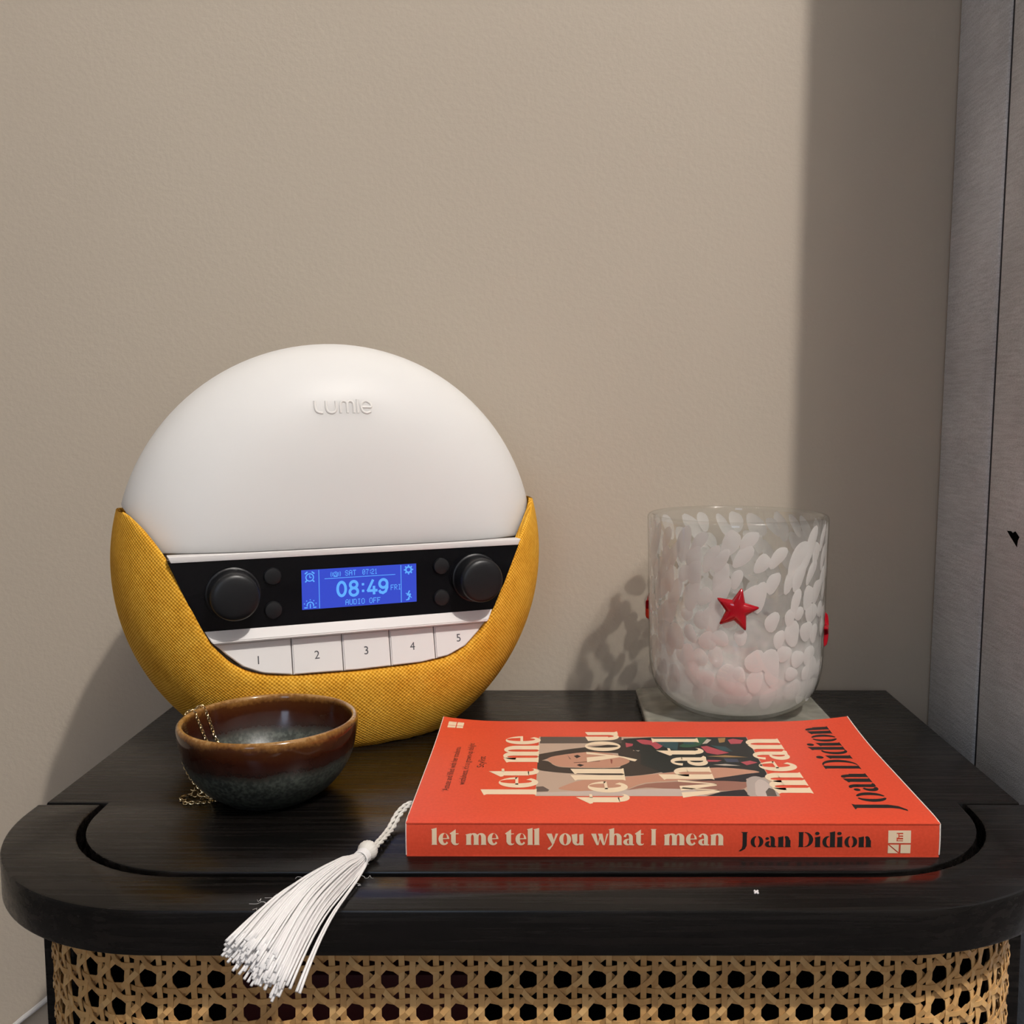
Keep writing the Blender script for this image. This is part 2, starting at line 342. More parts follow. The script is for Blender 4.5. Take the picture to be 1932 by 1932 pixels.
build_bm('side_panel', box_bm(-212, -198, 404, 594, F0, -TH, 0.8), M['wood'], ns)
build_bm('side_panel', box_bm(178, 192.5, 404, 594, F0, -TH, 0.8), M['wood'], ns)
build_bm('back_panel', box_bm(-198, 178, 584, 593, F0, -TH), M['wood_in'], ns)
build_bm('shelf', box_bm(-198, 178, 396, 584, -104, -94), M['wood_in'], ns)
build_bm('base_panel', box_bm(-198, 178, 396, 584, F0 + 60, F0 + 74), M['wood_in'], ns)
# cane door: path along the front, s -> (x, y, nx, ny)
RC = 68.0
L_arc = RC * PI / 2; L_str = CXR - CXL; L_tot = 2 * L_arc + L_str
def cpath(s):
    if s < L_arc:
        a = PI + s / RC; return CXL + RC * math.cos(a), CY0 + RC * math.sin(a), math.cos(a), math.sin(a)
    if s < L_arc + L_str: return CXL + (s - L_arc), CY0 - RC, 0.0, -1.0
    a = 1.5 * PI + (s - L_arc - L_str) / RC; return CXR + RC * math.cos(a), CY0 + RC * math.sin(a), math.cos(a), math.sin(a)
PITCH = L_tot / 38; CZ0 = -TH - 5.0; NH = 23; CH = NH * PITCH
def strip(pts, w, th=0.45):
    """pts: list of (s, z, off, ds, dz) ribbon centre line with in-surface cross direction"""
    v, f = [], []
    for s, z, off, ds, dz in pts:
        for sg, lo in ((-1, -1), (1, -1), (1, 1), (-1, 1)):
            ss = min(max(s + sg * ds * w / 2, 0.0), L_tot); x, y, nx, ny = cpath(ss)
            o = off + lo * th / 2 - (0.12 if lo > 0 else 0)
            v.append((x + nx * o, y + ny * o, z + sg * dz * w / 2))
        # slightly crowned top is not needed at this width
    for i in range(len(pts) - 1):
        k = i * 4
        for j in range(4): j2 = (j + 1) % 4; f.append((k + j, k + j2, k + 4 + j2, k + 4 + j))
    f.append((3, 2, 1, 0)); k = (len(pts) - 1) * 4; f.append((k, k + 1, k + 2, k + 3)); return v, f
for z0, z1, nm in ((CZ0 - CH - 6, CZ0 - CH + 1, 'bottom_band'), (-TH - 7.2, -TH + 0.0, 'cane_door')):
    band = MB(); pts = [(L_tot * i / 90, (z0 + z1) / 2, -0.5, 0, 1) for i in range(91)]; band.add(*strip(pts, z1 - z0, 1.0))
    door = band.build(nm, M['cane_edge'], ns, smooth=False)
HP = 1.95; SWID = 2.15
def strand(pts, w=SWID): 
    v, f = strip(pts, w); build('cane_strand', v, f, M['cane'], door, smooth=False)
for c in range(38):
    for j in (-1, 1):
        s = (c + 0.5) * PITCH + j * HP; jit = random.uniform(-0.15, 0.15)
        n = NH * 4; strand([(s + jit, CZ0 + 3 - (CH + 4) * i / n, 0.25 + 0.35 * math.sin(2 * PI * i / 4 + j), 1, 0) for i in range(n + 1)], SWID + random.uniform(-.2, .15))
for r in range(NH):
    for j in (-1, 1):
        z = CZ0 - (r + 0.5) * PITCH + j * HP; n = 38 * 6; pts = []
        for i in range(n + 1):
            s = L_tot * i / n; ph = (s / PITCH - 0.5)           # vertical pairs sit at integer ph
            pts.append((s, z, 0.75 * j * math.sin(2 * PI * ph) , 0, 1))
        strand(pts, SWID + random.uniform(-.2, .1))
D2 = 0.70710678
for sgn in (1, -1):
    for k in range(-NH, 38 + NH):
        # line: s - s0 = sgn * (z drop);  passes pair midpoints
        pts = []; s0 = (k + 0.5) * PITCH
        n = NH * 4
        for i in range(n + 1):
            dz = CH * i / n; s = s0 + (dz if sgn > 0 else -dz) if sgn > 0 else s0 + PITCH * 0 + (CH - dz)
            if s < 0 or s > L_tot: continue
            ph = dz / PITCH                                     # horizontal pair at ph = .5, vertical pair at ph = 0
            off = sgn * 0.95 * -math.cos(2 * PI * ph) + 0.25
            pts.append((s, CZ0 - dz, off, D2, D2 * sgn if sgn < 0 else -D2 * -1))
        if len(pts) > 3:
            pts = [(s, z, o, D2, (D2 if sgn > 0 else -D2)) for s, z, o, _, _ in pts]
            strand(pts, SWID - 0.1 + random.uniform(-.2, .1))
# object on the inner shelf
o = build_bm('red_box', box_bm(-52, 52, -52, 58, 0, 27, 1.5), M['darkred']); o.location = (-0.085, 0.455, T - 0.094)
tag(o, 'dark red box inside the nightstand, glimpsed through the cane', 'box')

# ---------------------------------------------------------------- headboard
hb = thing('headboard', 'grey slub fabric headboard standing against the wall right of the nightstand', 'headboard', (0, 0, 0))
def lean(bm):
    for q in bm.verts: q.co.x += 0.0104 * (q.co.z + 20)
    return bm
build_bm('back_band', lean(box_bm(224.5, 1900, 535.4, WALL - 0.5, F0, 900, 3, 3)), M['cloth'], hb)
build_bm('front_panel', lean(box_bm(224.8, 1900, 430, 534.9, F0, 900, 3, 3)), M['cloth'], hb)
build_bm('seam', lean(box_bm(225.6, 1890, 533, 537, F0, 895)), M['thread_dark'], hb, smooth=False)
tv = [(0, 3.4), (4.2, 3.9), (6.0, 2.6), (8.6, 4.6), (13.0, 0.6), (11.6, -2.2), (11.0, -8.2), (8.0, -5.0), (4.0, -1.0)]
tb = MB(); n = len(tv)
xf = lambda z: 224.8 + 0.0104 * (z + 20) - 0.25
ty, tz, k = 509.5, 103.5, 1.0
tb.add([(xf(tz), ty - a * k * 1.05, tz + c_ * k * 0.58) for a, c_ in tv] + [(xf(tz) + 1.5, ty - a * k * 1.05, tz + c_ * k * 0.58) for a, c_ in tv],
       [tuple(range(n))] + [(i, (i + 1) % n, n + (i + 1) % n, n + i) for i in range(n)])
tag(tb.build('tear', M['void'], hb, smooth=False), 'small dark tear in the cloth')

# ---------------------------------------------------------------- white cable against the wall
cb = MB(); cb.add(*tube(crom([(-150, 601, -60), (-205, 602, -105), (-265, 602, -155), (-319, 602, -200.5), (-336, 602, -214.5), (-375, 602, -250), (-410, 602, -310), (-424, 599, -420), (-418, 585, -496)], 8), 1.7, 10))
o = cb.build('power_cable', M['cable']); o.location.z = T
tag(o, 'thin white power cable running down the wall left of the nightstand', 'cable')

# ---------------------------------------------------------------- sunrise alarm clock
CLX, CLY, CLZ = -112.0, 528.0, 91.0
clk = thing('wake_up_light', 'round white dome wake-up light with mustard fabric base and blue display', 'alarm clock', (CLX, CLY, 0), rad(23))
def dprof(rho, D, a, b_):
    rho = min(max(rho, 0.0), 1.0); return D * (1 - rho ** a) ** (1 / b_)
FR, FD, FA, FB = 108.0, 50.0, 5.2, 2.2
BXO = -2.0      # body shell sits a touch off the control centre line
DR, DD = 105.8, 44.5
def disc_body(R, D, Db, a, b_, n=128, m=30, dz=0.0):
    prof = []
    for i in range(m + 1):
        t = i / m; rho = math.sin(t * PI / 2); prof.append((R * rho, dprof(rho, D, a, b_)))
    for i in range(m - 1, -1, -1):
        t = i / m; rho = math.sin(t * PI / 2); prof.append((R * rho, -dprof(rho, Db, a, b_)))
    v, f = lathe(prof, n)
    bm = bmesh.new(); vs = [bm.verts.new((x + BXO, -z, y + CLZ + dz)) for x, y, z in v]
    for q in f:
        try: bm.faces.new([vs[i] for i in q])
        except ValueError: pass
    bmesh.ops.recalc_face_normals(bm, faces=bm.faces[:])
    return bm
def cut(bm, co, no, bev=0):
    r = bmesh.ops.bisect_plane(bm, geom=bm.verts[:] + bm.edges[:] + bm.faces[:], plane_co=co, plane_no=no, clear_outer=True, dist=1e-4)
    es = [e for e in r['geom_cut'] if isinstance(e, bmesh.types.BMEdge)]
    q = bmesh.ops.contextual_create(bm, geom=es)
    return [e for e in es if e.is_valid]
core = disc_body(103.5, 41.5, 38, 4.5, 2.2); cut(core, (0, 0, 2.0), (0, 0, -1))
build_bm('housing', core, M['shadepl'], clk)
dif = disc_body(DR, DD, 40, 4.2, 2.1, dz=2.2)
zc = CLZ + 9.6
for co, no in (((0, 0, zc), (0, 0, -1)), ((-87 + BXO, 0, zc), (-0.80, 0, -0.60)), ((87 + BXO, 0, zc), (0.80, 0, -0.60))):
    es = cut(dif, co, no)
bmesh.ops.remove_doubles(dif, verts=dif.verts[:], dist=0.01)
es = [e for e in dif.edges if len(e.link_faces) == 2 and e.calc_face_angle(0) > rad(30) and (e.verts[0].co.z + e.verts[1].co.z) / 2 < CLZ + 60]
bmesh.ops.bevel(dif, geom=es, offset=2.2, segments=4, affect='EDGES', profile=0.5, clamp_overlap=True)
dif_o = build_bm('light_dome', dif, M['opal'], clk, sharp=50)
# fabric shell
Uh = [(101.5, 27.5), (98.0, 25.5), (91.5, 18.5), (83.5, 6.0), (76.0, -12.0), (69.5, -26.5), (64.0, -35.5), (56.0, -43.5), (45.0, -48.3), (31.0, -50.2), (15.0, -50.8), (0, -51.0)]
Uc = crom(Uh + [(-x, z) for x, z in Uh[-2::-1]], 8)
nT = len(Uc); vF, fF, uvF = [], [], []
a_tip = math.degrees(math.asin(27.5 / FR)); rows = []
NS = 26
for t, (bx, bz) in enumerate(Uc):
    # silhouette point: blend between angular and even spacing
    tt = t / (nT - 1); ang = rad(a_tip - (180 + 2 * a_tip) * tt)
    ox, oz = FR * math.cos(ang), FR * math.sin(ang)
    row = []; al_ = 0.0; prev = None
    def put(x, y, z):
        global al_
        zz_ = max(z, -CLZ + 0.2); p = Vector((x, y, zz_))
        row.append((x + BXO, y, zz_ + CLZ))
    rb = math.hypot(bx, bz) / FR; d0 = dprof(rb, FD, FA, FB)
    put(bx, -(d0 - 6), bz); put(bx * 1.000, -(d0 - 1.2), bz)
    for i in range(NS + 1):
        s = math.sin(i / NS * PI / 2); x, z = bx + (ox - bx) * s, bz + (oz - bz) * s
        e = 1.2 if i == 0 else (0.35 if i == 1 else 0.0)
        rho = math.hypot(x, z) / FR
        dd = dprof(rho, FD, FA, FB) - (0.9 if i == 0 else 0)
        if i == 0: x, z = bx + (ox - bx) * 0.012, bz + (oz - bz) * 0.012
        put(x, -dd, z)
    for i in range(1, NS + 1):
        rho = math.cos(i / NS * PI / 2); rho = max(rho, 0.05); put(ox * rho, dprof(rho, 40, FA, FB), oz * rho)
    rows.append(row)
nR = len(rows[0])
for row in rows: vF += row
for t in range(nT - 1):
    for i in range(nR - 1): fF.append((t * nR + i, (t + 1) * nR + i, (t + 1) * nR + i + 1, t * nR + i + 1))
fab = build('fabric_base', vF, fF, M['mustard'], clk, smooth=True, sharp=60)
me = fab.data; uvl = me.uv_layers.new(name='UVMap')
# weave coordinates: distance along the profile outwards (approx) keeps the threads even round the edge
for lp in me.loops:
    co = me.vertices[lp.vertex_index].co; rxy = math.hypot(co.x, co.z - 0.091)
    k = 1.0; ext = 0.0
    if rxy > 0.075: ext = max(0.0, (0.047 + co.y)) * 0.75
    ux, uz = (co.x / max(rxy, 1e-5), (co.z - 0.091) / max(rxy, 1e-5))
    uvl.data[lp.index].uv = (co.x + ux * ext, co.z + uz * ext)
# control panel
def at_front(outline, d0, d1, bev=0):
    return prism_bm([(x, z + CLZ) for x, z in outline], d0, d1, bev, 2, 'y')
build_bm('control_panel', at_front([(-86, 6.6), (-72.5, -26), (68.5, -26), (82, 6.6)], 38, 45), M['gloss'], clk)
build_bm('panel_lip', at_front([(-86.0, 9.2), (-84.6, 6.3), (81.4, 6.3), (82.8, 9.2)], 38, 45.7, 0.4), M['whitepl'], clk)
# ledge under the panel (wedge) 
lv = []; prof = [(40, -25.7), (45.1, -25.7), (47.4, -30.8), (47.0, -31.9), (42, -32.3), (40, -32.3)]
xs = lambda z: 69.6 + (z + 25.6) * 0.60
for sx_ in (-1, 1): lv += [(sx_ * xs(z) + BXO, -d, z + CLZ) for d, z in prof]
k = len(prof); lf = [tuple(range(k - 1, -1, -1)), tuple(range(k, 2 * k))] + [(i, (i + 1) % k, k + (i + 1) % k, k + i) for i in range(k)]
bm = bmesh.new(); vs = [bm.verts.new(q) for q in lv]
for q in lf: bm.faces.new([vs[i] for i in q])
bmesh.ops.recalc_face_normals(bm, faces=bm.faces[:]); bmesh.ops.bevel(bm, geom=bm.edges[:], offset=0.35, segments=2, affect='EDGES')
build_bm('panel_ledge', bm, M['whitepl'], clk)
build_bm('key_bed', at_front([(-68, -31), (-58, -43), (-44, -49), (44, -49), (58, -43), (68, -31)], 36, 41), M['softblk'], clk)
# five keys
def ukey(x):   # lower edge of the key row
    ax = abs(x - BXO * 0.7); pts = [(0, -50.0), (31, -49.4), (45, -47.4), (54, -43.5), (61.5, -37.0), (66.0, -32.0)]
    for (x0, z0), (x1, z1) in zip(pts, pts[1:]):
        if ax <= x1: return z0 + (z1 - z0) * (ax - x0) / (x1 - x0)
    return pts[-1][1]
def text_mesh(s, size):
    cu = bpy.data.curves.new('txt', 'FONT'); cu.body = s; cu.size = size; cu.align_x = 'CENTER'; cu.align_y = 'CENTER'; cu.fill_mode = 'BOTH'
    o = bpy.data.objects.new('txt', cu); COL.objects.link(o); dg = bpy.context.evaluated_depsgraph_get(); dg.update()
    me = o.evaluated_get(dg).to_mesh(); v = [tuple(q.co) for q in me.vertices]; f = [tuple(p.vertices) for p in me.polygons]
    o.evaluated_get(dg).to_mesh_clear(); bpy.data.objects.remove(o); bpy.data.curves.remove(cu); return v, f
edges_x = [-67.5, -32.6, -8.8, 14.4, 37.0, 64.5]; num_x = [-48.0, -21.0, 2.6, 25.6, 49.5]
def key_d(z): return 43.2 + (-33.4 - z) / 16.6 * 3.9
for i in range(5):
    x0, x1 = edges_x[i] + 0.25, edges_x[i + 1] - 0.25; n = 14
    xs_ = [x0 + (x1 - x0) * j / n for j in range(n + 1)]
    outl = [(x, min(ukey(x), -32.9)) for x in xs_] + [(x, -32.6) for x in xs_[::-1]]
    cl = [outl[0]]
    for p_ in outl[1:]:
        if math.hypot(p_[0] - cl[-1][0], p_[1] - cl[-1][1]) > 0.4: cl.append(p_)
    if math.hypot(cl[0][0] - cl[-1][0], cl[0][1] - cl[-1][1]) < 0.4: cl.pop()
    bm = at_front(cl, 40, 46, 0.0)
    for q in bm.verts:
        if q.co.y < -45: q.co.y = -key_d(q.co.z - CLZ)
    es = [e for e in bm.edges if all(q.co.y < -42 for q in e.verts) and len(e.link_faces) == 2 and e.calc_face_angle(0) > rad(40)]
    bmesh.ops.bevel(bm, geom=es, offset=0.55, segments=2, affect='EDGES', clamp_overlap=True)
    ko = build_bm('preset_key', bm, M['keypl'], clk)
    tv_, tf_ = text_mesh(str(i + 1), 5.4); zc_ = -41.5 if i < 4 else -39.5
    nb = MB(); nb.add([(num_x[i] + x, -(key_d(zc_ + y) + 0.12), zc_ + y + CLZ) for x, y, _ in tv_], tf_)
    nb.build('numeral', M['ink'], ko, smooth=False)
# knobs and small buttons
def turned(name, x, z, prof, mat, parent=clk, n=48, base=45.0):
    v, f = lathe(prof, n); vv = [(x + a, -(base + c_), z + CLZ + b_) for a, b_, c_ in v]
    bm = bmesh.new(); vs = [bm.verts.new(q) for q in vv]
    for q in f: bm.faces.new([vs[i] for i in q])
    bmesh.ops.recalc_face_normals(bm, faces=bm.faces[:]); return build_bm(name, bm, mat, parent)
for sx_ in (-1, 1):
    turned('knob', sx_ * 58.4, -9.2, crom([(12.2, 0), (12.2, 1.2), (11.3, 2.0), (11.0, 6), (11.0, 9.5), (10.4, 11.4), (8.6, 12.4), (5, 12.9), (0, 13.1)], 4), M['softblk'])
    for z in (-2.3, -18.1): turned('push_button', sx_ * 40.6, z, [(4.1, -0.5), (4.1, 0.9), (3.7, 1.5), (2.5, 1.8), (0, 1.85)], M['softblk'])
# display
dsp = build_bm('display', at_front([(-27.4, -19.2), (28.0, -19.2), (28.0, -0.3), (-27.4, -0.3)], 44.5, 45.12), M['lcd'], clk, smooth=False)
sc = MB()
def lay(polys, x0, z0, s, sz=None, d=45.25):
    sz = sz or s
    for p_ in polys: sc.add([(x0 + x * s, -d, z0 + y * sz + CLZ) for x, y in p_], [tuple(range(len(p_)))])
PF = {'S': '01110 10001 10000 01110 00001 10001 01110', 'A': '01110 10001 10001 11111 10001 10001 10001', 'T': '11111 00100 00100 00100 00100 00100 00100', '0': '01110 10001 10011 10101 11001 10001 01110',
      '7': '11111 00001 00010 00100 00100 00100 00100', ':': '00000 00100 00100 00000 00100 00100 00000', '2': '01110 10001 00001 00110 01000 10000 11111', '1': '00100 01100 00100 00100 00100 00100 01110',
      'U': '10001 10001 10001 10001 10001 10001 01110', 'D': '11110 10001 10001 10001 10001 10001 11110', 'I': '01110 00100 00100 00100 00100 00100 01110', 'O': '01110 10001 10001 10001 10001 10001 01110',
      'F': '11111 10000 10000 11110 10000 10000 10000', 'R': '11110 10001 10001 11110 10100 10010 10001', ' ': '00000 ' * 7}
def pix(text, x, z, pw, ph):
    for ch in text:
        for r, bits in enumerate(PF[ch].split()):
            for c_, bt in enumerate(bits):
                if bt == '1': lay([[(0, 0), (1, 0), (1, 1), (0, 1)]], x + c_ * pw, z + (6 - r) * ph, pw * 0.96, ph * 0.96)
        x += 6 * pw if ch != ':' else 4 * pw
def stroke(pts, wd, closed=False):
    out = []; n = len(pts)
    for i in range(n if closed else n - 1):
        (x0, y0), (x1, y1) = pts[i], pts[(i + 1) % n]; l = math.hypot(x1 - x0, y1 - y0) or 1; nx, ny = -(y1 - y0) / l * wd / 2, (x1 - x0) / l * wd / 2
        ex, ey = (x1 - x0) / l * wd * 0.25, (y1 - y0) / l * wd * 0.25
        out.append([(x0 - ex + nx, y0 - ey + ny), (x0 - ex - nx, y0 - ey - ny), (x1 + ex - nx, y1 + ey - ny), (x1 + ex + nx, y1 + ey + ny)])
    return out
pix('SAT', -6.9, -4.15, 0.31, 0.37); pix('07:21', 1.4, -4.15, 0.27, 0.37)
pix('AUDIO OFF', -7.0, -18.3, 0.32, 0.38); pix('FRI', 15.1, -12.6, 0.30, 0.38)
def eln(cx, cy, rx, ry, a0=0, a1=360, n=24): return [(cx + rx * math.cos(rad(a0 + (a1 - a0) * i / n)), cy + ry * math.sin(rad(a0 + (a1 - a0) * i / n))) for i in range(n + (0 if a1 - a0 == 360 else 1))]
DG = {'0': stroke(eln(.5, .75, .38, .62), .25, True), '8': stroke(eln(.5, 1.07, .33, .30), .25, True) + stroke(eln(.5, .43, .38, .33), .25, True),
      '4': stroke([(.62, 1.37), (.12, .42), (1.0, .42)], .24) + stroke([(.72, .78), (.72, .12)], .25), '9': stroke(eln(.5, 1.0, .37, .37), .25, True) + stroke([(.87, 1.0), (.86, .62), (.72, .28), (.46, .14), (.2, .22), (.12, .36)], .25)}
for ch, x in (('0', -11.2), ('8', -5.4), ('4', 3.3), ('9', 9.0)): lay(DG[ch], x, -14.4, 5.0, 5.3)
for z in (-12.6, -9.4): lay([[(0, 0), (1, 0), (1, 1), (0, 1)]], 1.0, z, 1.15)
lay(stroke([(-19.3, -0.7), (-19.3, -18.9)], 0.32) + stroke([(20.3, -0.7), (20.3, -18.9)], 0.32) + stroke([(-16.6, -5.0), (17.4, -5.0)], 0.3), 0, 0, 1)
lay(stroke(eln(-23.6, -3.9, 1.75, 1.75), .5, True) + stroke([(-23.6, -2.9), (-23.6, -4.0), (-22.8, -4.0)], .4) + stroke([(-25.7, -2.1), (-24.7, -1.3)], .6) + stroke([(-21.5, -2.1), (-22.5, -1.3)], .6) + stroke([(-25.0, -5.3), (-25.6, -6.0)], .6) + stroke([(-22.2, -5.3), (-21.6, -6.0)], .6), 0, 0, 1)
lay(stroke(eln(-23.6, -17.3, 1.5, 1.6, -10, 190, 14), .5) + stroke([(-26.3, -18.3), (-25.0, -18.3)], .5) + stroke([(-22.2, -18.3), (-20.9, -18.3)], .5) + stroke([(-23.6, -16.6), (-23.6, -18.5)], .5), 0, 0, 1)
for a in (20, 55, 90, 125, 160): lay([[(q[0] * .28, q[1] * .28) for q in eln(0, 0, 1, 1, 0, 360, 8)]], -23.6 + 2.9 * math.cos(rad(a)), -17.3 + 2.7 * math.sin(rad(a)), 1)
lay(stroke(eln(24.1, -3.1, 1.35, 1.35), .75, True), 0, 0, 1)
for a in range(0, 360, 45): lay(stroke([(24.1 + 1.5 * math.cos(rad(a)), -3.1 + 1.5 * math.sin(rad(a))), (24.1 + 2.2 * math.cos(rad(a)), -3.1 + 2.2 * math.sin(rad(a)))], .65), 0, 0, 1)
lay(stroke([(24.4, -13.6), (23.4, -15.6), (24.9, -15.2), (23.6, -18.0)], .65) + stroke([(22.7, -14.6), (25.4, -17.0)], .4) + stroke([(22.8, -18.0), (24.4, -17.6)], .5), 0, 0, 1)
lay(stroke(eln(-11.4, -3.0, .95, 1.0, -60, 240, 10), .28) + stroke([(-12.2, -4.1), (-10.6, -4.1)], .5) + stroke([(-11.4, -2.4), (-11.4, -3.1), (-10.8, -3.1)], .25), 0, 0, 1)
for d_, r_ in ((1.55, 1.0), (2.3, 1.3)):
    lay(stroke(eln(-11.4 + d_ - .5, -3.1, .5, r_, -60, 60, 6), .25) + stroke(eln(-11.4 - d_ + .5, -3.1, .5, r_, 120, 240, 6), .25), 0, 0, 1)
sc.build('display_lettering', M['lcdtxt'], dsp, smooth=False)
# raised logo lettering on the dome
def dome_d(x, z): return dprof(math.hypot(x - BXO, z - 2.2) / DR, DD, 4.2, 2.1)
lg = MB()
def raised(pts, r=0.62):
    pp = crom(pts, 5); lg.add(*tube([(x, -(dome_d(x, z) + 0.10), z + CLZ) for x, z in pp], r, 8))
LX, LZ, LS = -18.2, 73.2, 5.6
def L_(pts): raised([(LX + x * LS, LZ + y * LS) for x, y in pts])
L_([(0, 1), (0.0, .45), (.12, .12), (.45, 0), (.62, 0)])
L_([(.92, 1), (.92, .4), (1.05, .1), (1.35, 0), (1.62, .1), (1.75, .4), (1.75, 1)])
L_([(2.1, 0), (2.1, .6), (2.2, .9), (2.45, 1.0), (2.66, .85), (2.68, .5), (2.68, 0)]); L_([(2.68, .5), (2.75, .88), (2.98, 1.0), (3.2, .85), (3.24, .5), (3.24, 0)])
L_([(3.58, 0), (3.58, .5), (3.58, 1.15)])
L_([(3.95, .5), (4.3, .5), (4.72, .5), (4.68, .8), (4.32, 1.0), (4.0, .85), (3.88, .5), (4.0, .14), (4.34, 0), (4.68, .12)])
lg.build('raised_lettering', M['opal_plain'], dif_o)

# ---------------------------------------------------------------- ceramic bowl
BX, BY = -124.0, 431.0
oprof = [(0, 1.6), (15, 1.6), (17.2, 0.0), (19.8, 0.0), (21.0, 0.8), (26.5, 4.6), (31.6, 10.5), (35.2, 17.5), (37.2, 25.5), (37.9, 31.0)]
iprof = [(37.6, 33.0), (36.5, 33.9), (35.2, 33.2), (34.7, 30.5), (33.8, 25), (31.3, 17.5), (27, 10.8), (20, 5.8), (10, 3.8), (0, 3.5)]
bo = build('ceramic_bowl', *lathe([(0, 1.6)] + crom(oprof[1:] + iprof, 4), 128), M['glaze'], None, sharp=0); bo.location = (BX / 1000, BY / 1000, T)
tag(bo, 'small ceramic bowl with brown glazed rim and speckled grey-green sides', 'bowl')

# ---------------------------------------------------------------- gold chain necklace draped over the bowl rim
nk = thing('chain_necklace', 'fine gold chain necklace draped over the bowl rim with its clasp on the tabletop', 'necklace', (BX, BY, 0))
def orad(z):
    for (r0, z0), (r1, z1) in zip(oprof[3:], oprof[4:]):
        if z0 <= z <= z1: return r0 + (r1 - r0) * (z - z0) / (z1 - z0)
    return 37.9
def irad(z):
    for (r0, z0), (r1, z1) in zip(iprof[2:], iprof[3:]):
        if z1 <= z <= z0: return r1 + (r0 - r1) * (z - z1) / (z0 - z1)
    return 35
def pol(a, r, z): return (r * math.cos(rad(a)), r * math.sin(rad(a)), z)
ch = MB()
def links(path, step=1.28, lw=0.62, ll=0.98, wire=0.20):
    P = [Vector(q) for q in crom(path, 14)]; acc = 0; out = []; last = P[0]; out.append((P[0], (P[1] - P[0]).normalized()))
    for a, b_ in zip(P, P[1:]):
        d = (b_ - a).length
        while acc + d >= step:
            q = a + (b_ - a) * ((step - acc) / d); out.append((q, (b_ - a).normalized())); a = q; d = (b_ - a).length; acc = 0
        acc += d
    for i, (p, t) in enumerate(out):
        ref = Vector((0, 0, 1)) if abs(t.z) < 0.8 else Vector((0.3, -1, 0)).normalized()
        s1 = t.cross(ref).normalized(); s2 = t.cross(s1); tw = rad(45 + (90 if i % 2 else 0) + random.uniform(-18, 18)); sd = s1 * math.cos(tw) + s2 * math.sin(tw)
        ring = [p + t * (ll * math.cos(2 * PI * k / 10)) + sd * (lw * math.sin(2 * PI * k / 10)) for k in range(11)]
        ch.add(*tube([tuple(q) for q in ring], wire, 5, cap=False))
e_ = 0.55
links([pol(150, irad(12) - e_, 12), pol(153, irad(20) - e_, 20), pol(155, irad(28) - e_, 28), pol(157, 35.5, 34.0), pol(158, 36.5, 34.6), pol(160, 38.2, 33.4)] + [pol(160 + (31 - z) * 1.75, orad(z) + e_, z) for z in (30, 24, 17, 11, 6, 3)] +
      [(-22.5, -8.5, 0.7), (-21.5, -11.5, 0.7)])
links([pol(159, irad(12) - e_, 12), pol(163, irad(20) - e_, 20), pol(166, irad(28) - e_, 28), pol(168, 35.5, 34.0), pol(169, 36.5, 34.6), pol(170, 38.2, 33.4)] + [pol(172 + (31 - z) * 1.45, orad(z) + e_, z) for z in (30, 24, 17, 11, 6, 3)] +
      [(-25.5, -7.5, 0.7), (-27.0, -9.0, 0.7)])
links([(-19.0, -9.5, 0.7), (-23.5, -12.2, 0.7), (-29.0, -13.0, 0.7), (-32.5, -13.6, 0.7), (-33.2, -11.3, 0.9), (-35.0, -10.4, 0.7), (-36.2, -8.2, 0.7), (-35.3, -5.6, 0.7), (-33.6, -4.4, 0.7), (-32.2, -3.9, 1.0)])
links([(-21.5, -11.5, 0.7), (-20.0, -9.0, 1.2), (-22.5, -7.5, 1.0), (-19.5, -6.8, 0.9)])
ch.build('chain', M['gold'], nk)
tag(nk.children[0], kind='stuff')
rg = MB(); rc = (-30.8, -5.6, 1.7); rg.add(*tube([(rc[0] + 1.35 * math.cos(2 * PI * k / 20), rc[1] + 0.5 * math.sin(2 * PI * k / 20), rc[2] + 1.25 * math.sin(2 * PI * k / 20)) for k in range(21)], 0.24, 6, False))
rg.add(*tube([(-31.6, -4.6, 2.2), (-31.5, -4.2, 3.2), (-31.4, -4.1, 3.9)], 0.28, 6)); rg.add(*tube([(-33.2, -4.3, 2.9), (-31.8, -4.3, 2.6)], 0.25, 6)); rg.build('bolt_ring', M['gold'], nk)
cp = MB(); cp.add(*tube(crom([(-29.4, -5.6, 1.3), (-28, -5.2, 1.9), (-26, -5.0, 1.9), (-24.6, -5.4, 1.2)], 5), 0.3, 6)); cp.add(*tube(crom([(-29.4, -5.8, 1.2), (-28, -6.8, 0.9), (-26, -6.9, 0.9), (-24.6, -5.8, 1.0)], 5), 0.45, 6))
cp.add(*ellipsoid((-29.5, -5.7, 1.3), (.6, .6, .6), 8, 6)); cp.build('clasp', M['gold'], nk)

# ---------------------------------------------------------------- coaster and tumbler
csr = build_bm('coaster', prism_bm(arc(49 - 5, 49 - 5, 5, 0, 90, 5) + arc(-49 + 5, 49 - 5, 5, 90, 180, 5) + arc(-49 + 5, -49 + 5, 5, 180, 270, 5) + arc(49 - 5, -49 + 5, 5, 270, 360, 5), 0, 5, 1.4, 3), M['coaster'])
csr.location = (0.0955, 0.536, T); csr.rotation_euler.z = rad(0.5)
tag(csr, 'square grey-green glass coaster under the speckled tumbler', 'coaster')
GX, GY = 97.0, 545.0
tm = thing('glass_tumbler', 'clear glass tumbler with milky white flecks and applied red stars', 'tumbler', (GX, GY, 5.0))
GP = [(0, 0.4), (18, 0.3), (25, 0.2), (32, 2.2), (39, 7.5), (43.6, 14.5), (45.8, 23), (46.6, 34), (47.0, 55), (47.4, 80), (47.8, 100), (47.9, 103.5)]
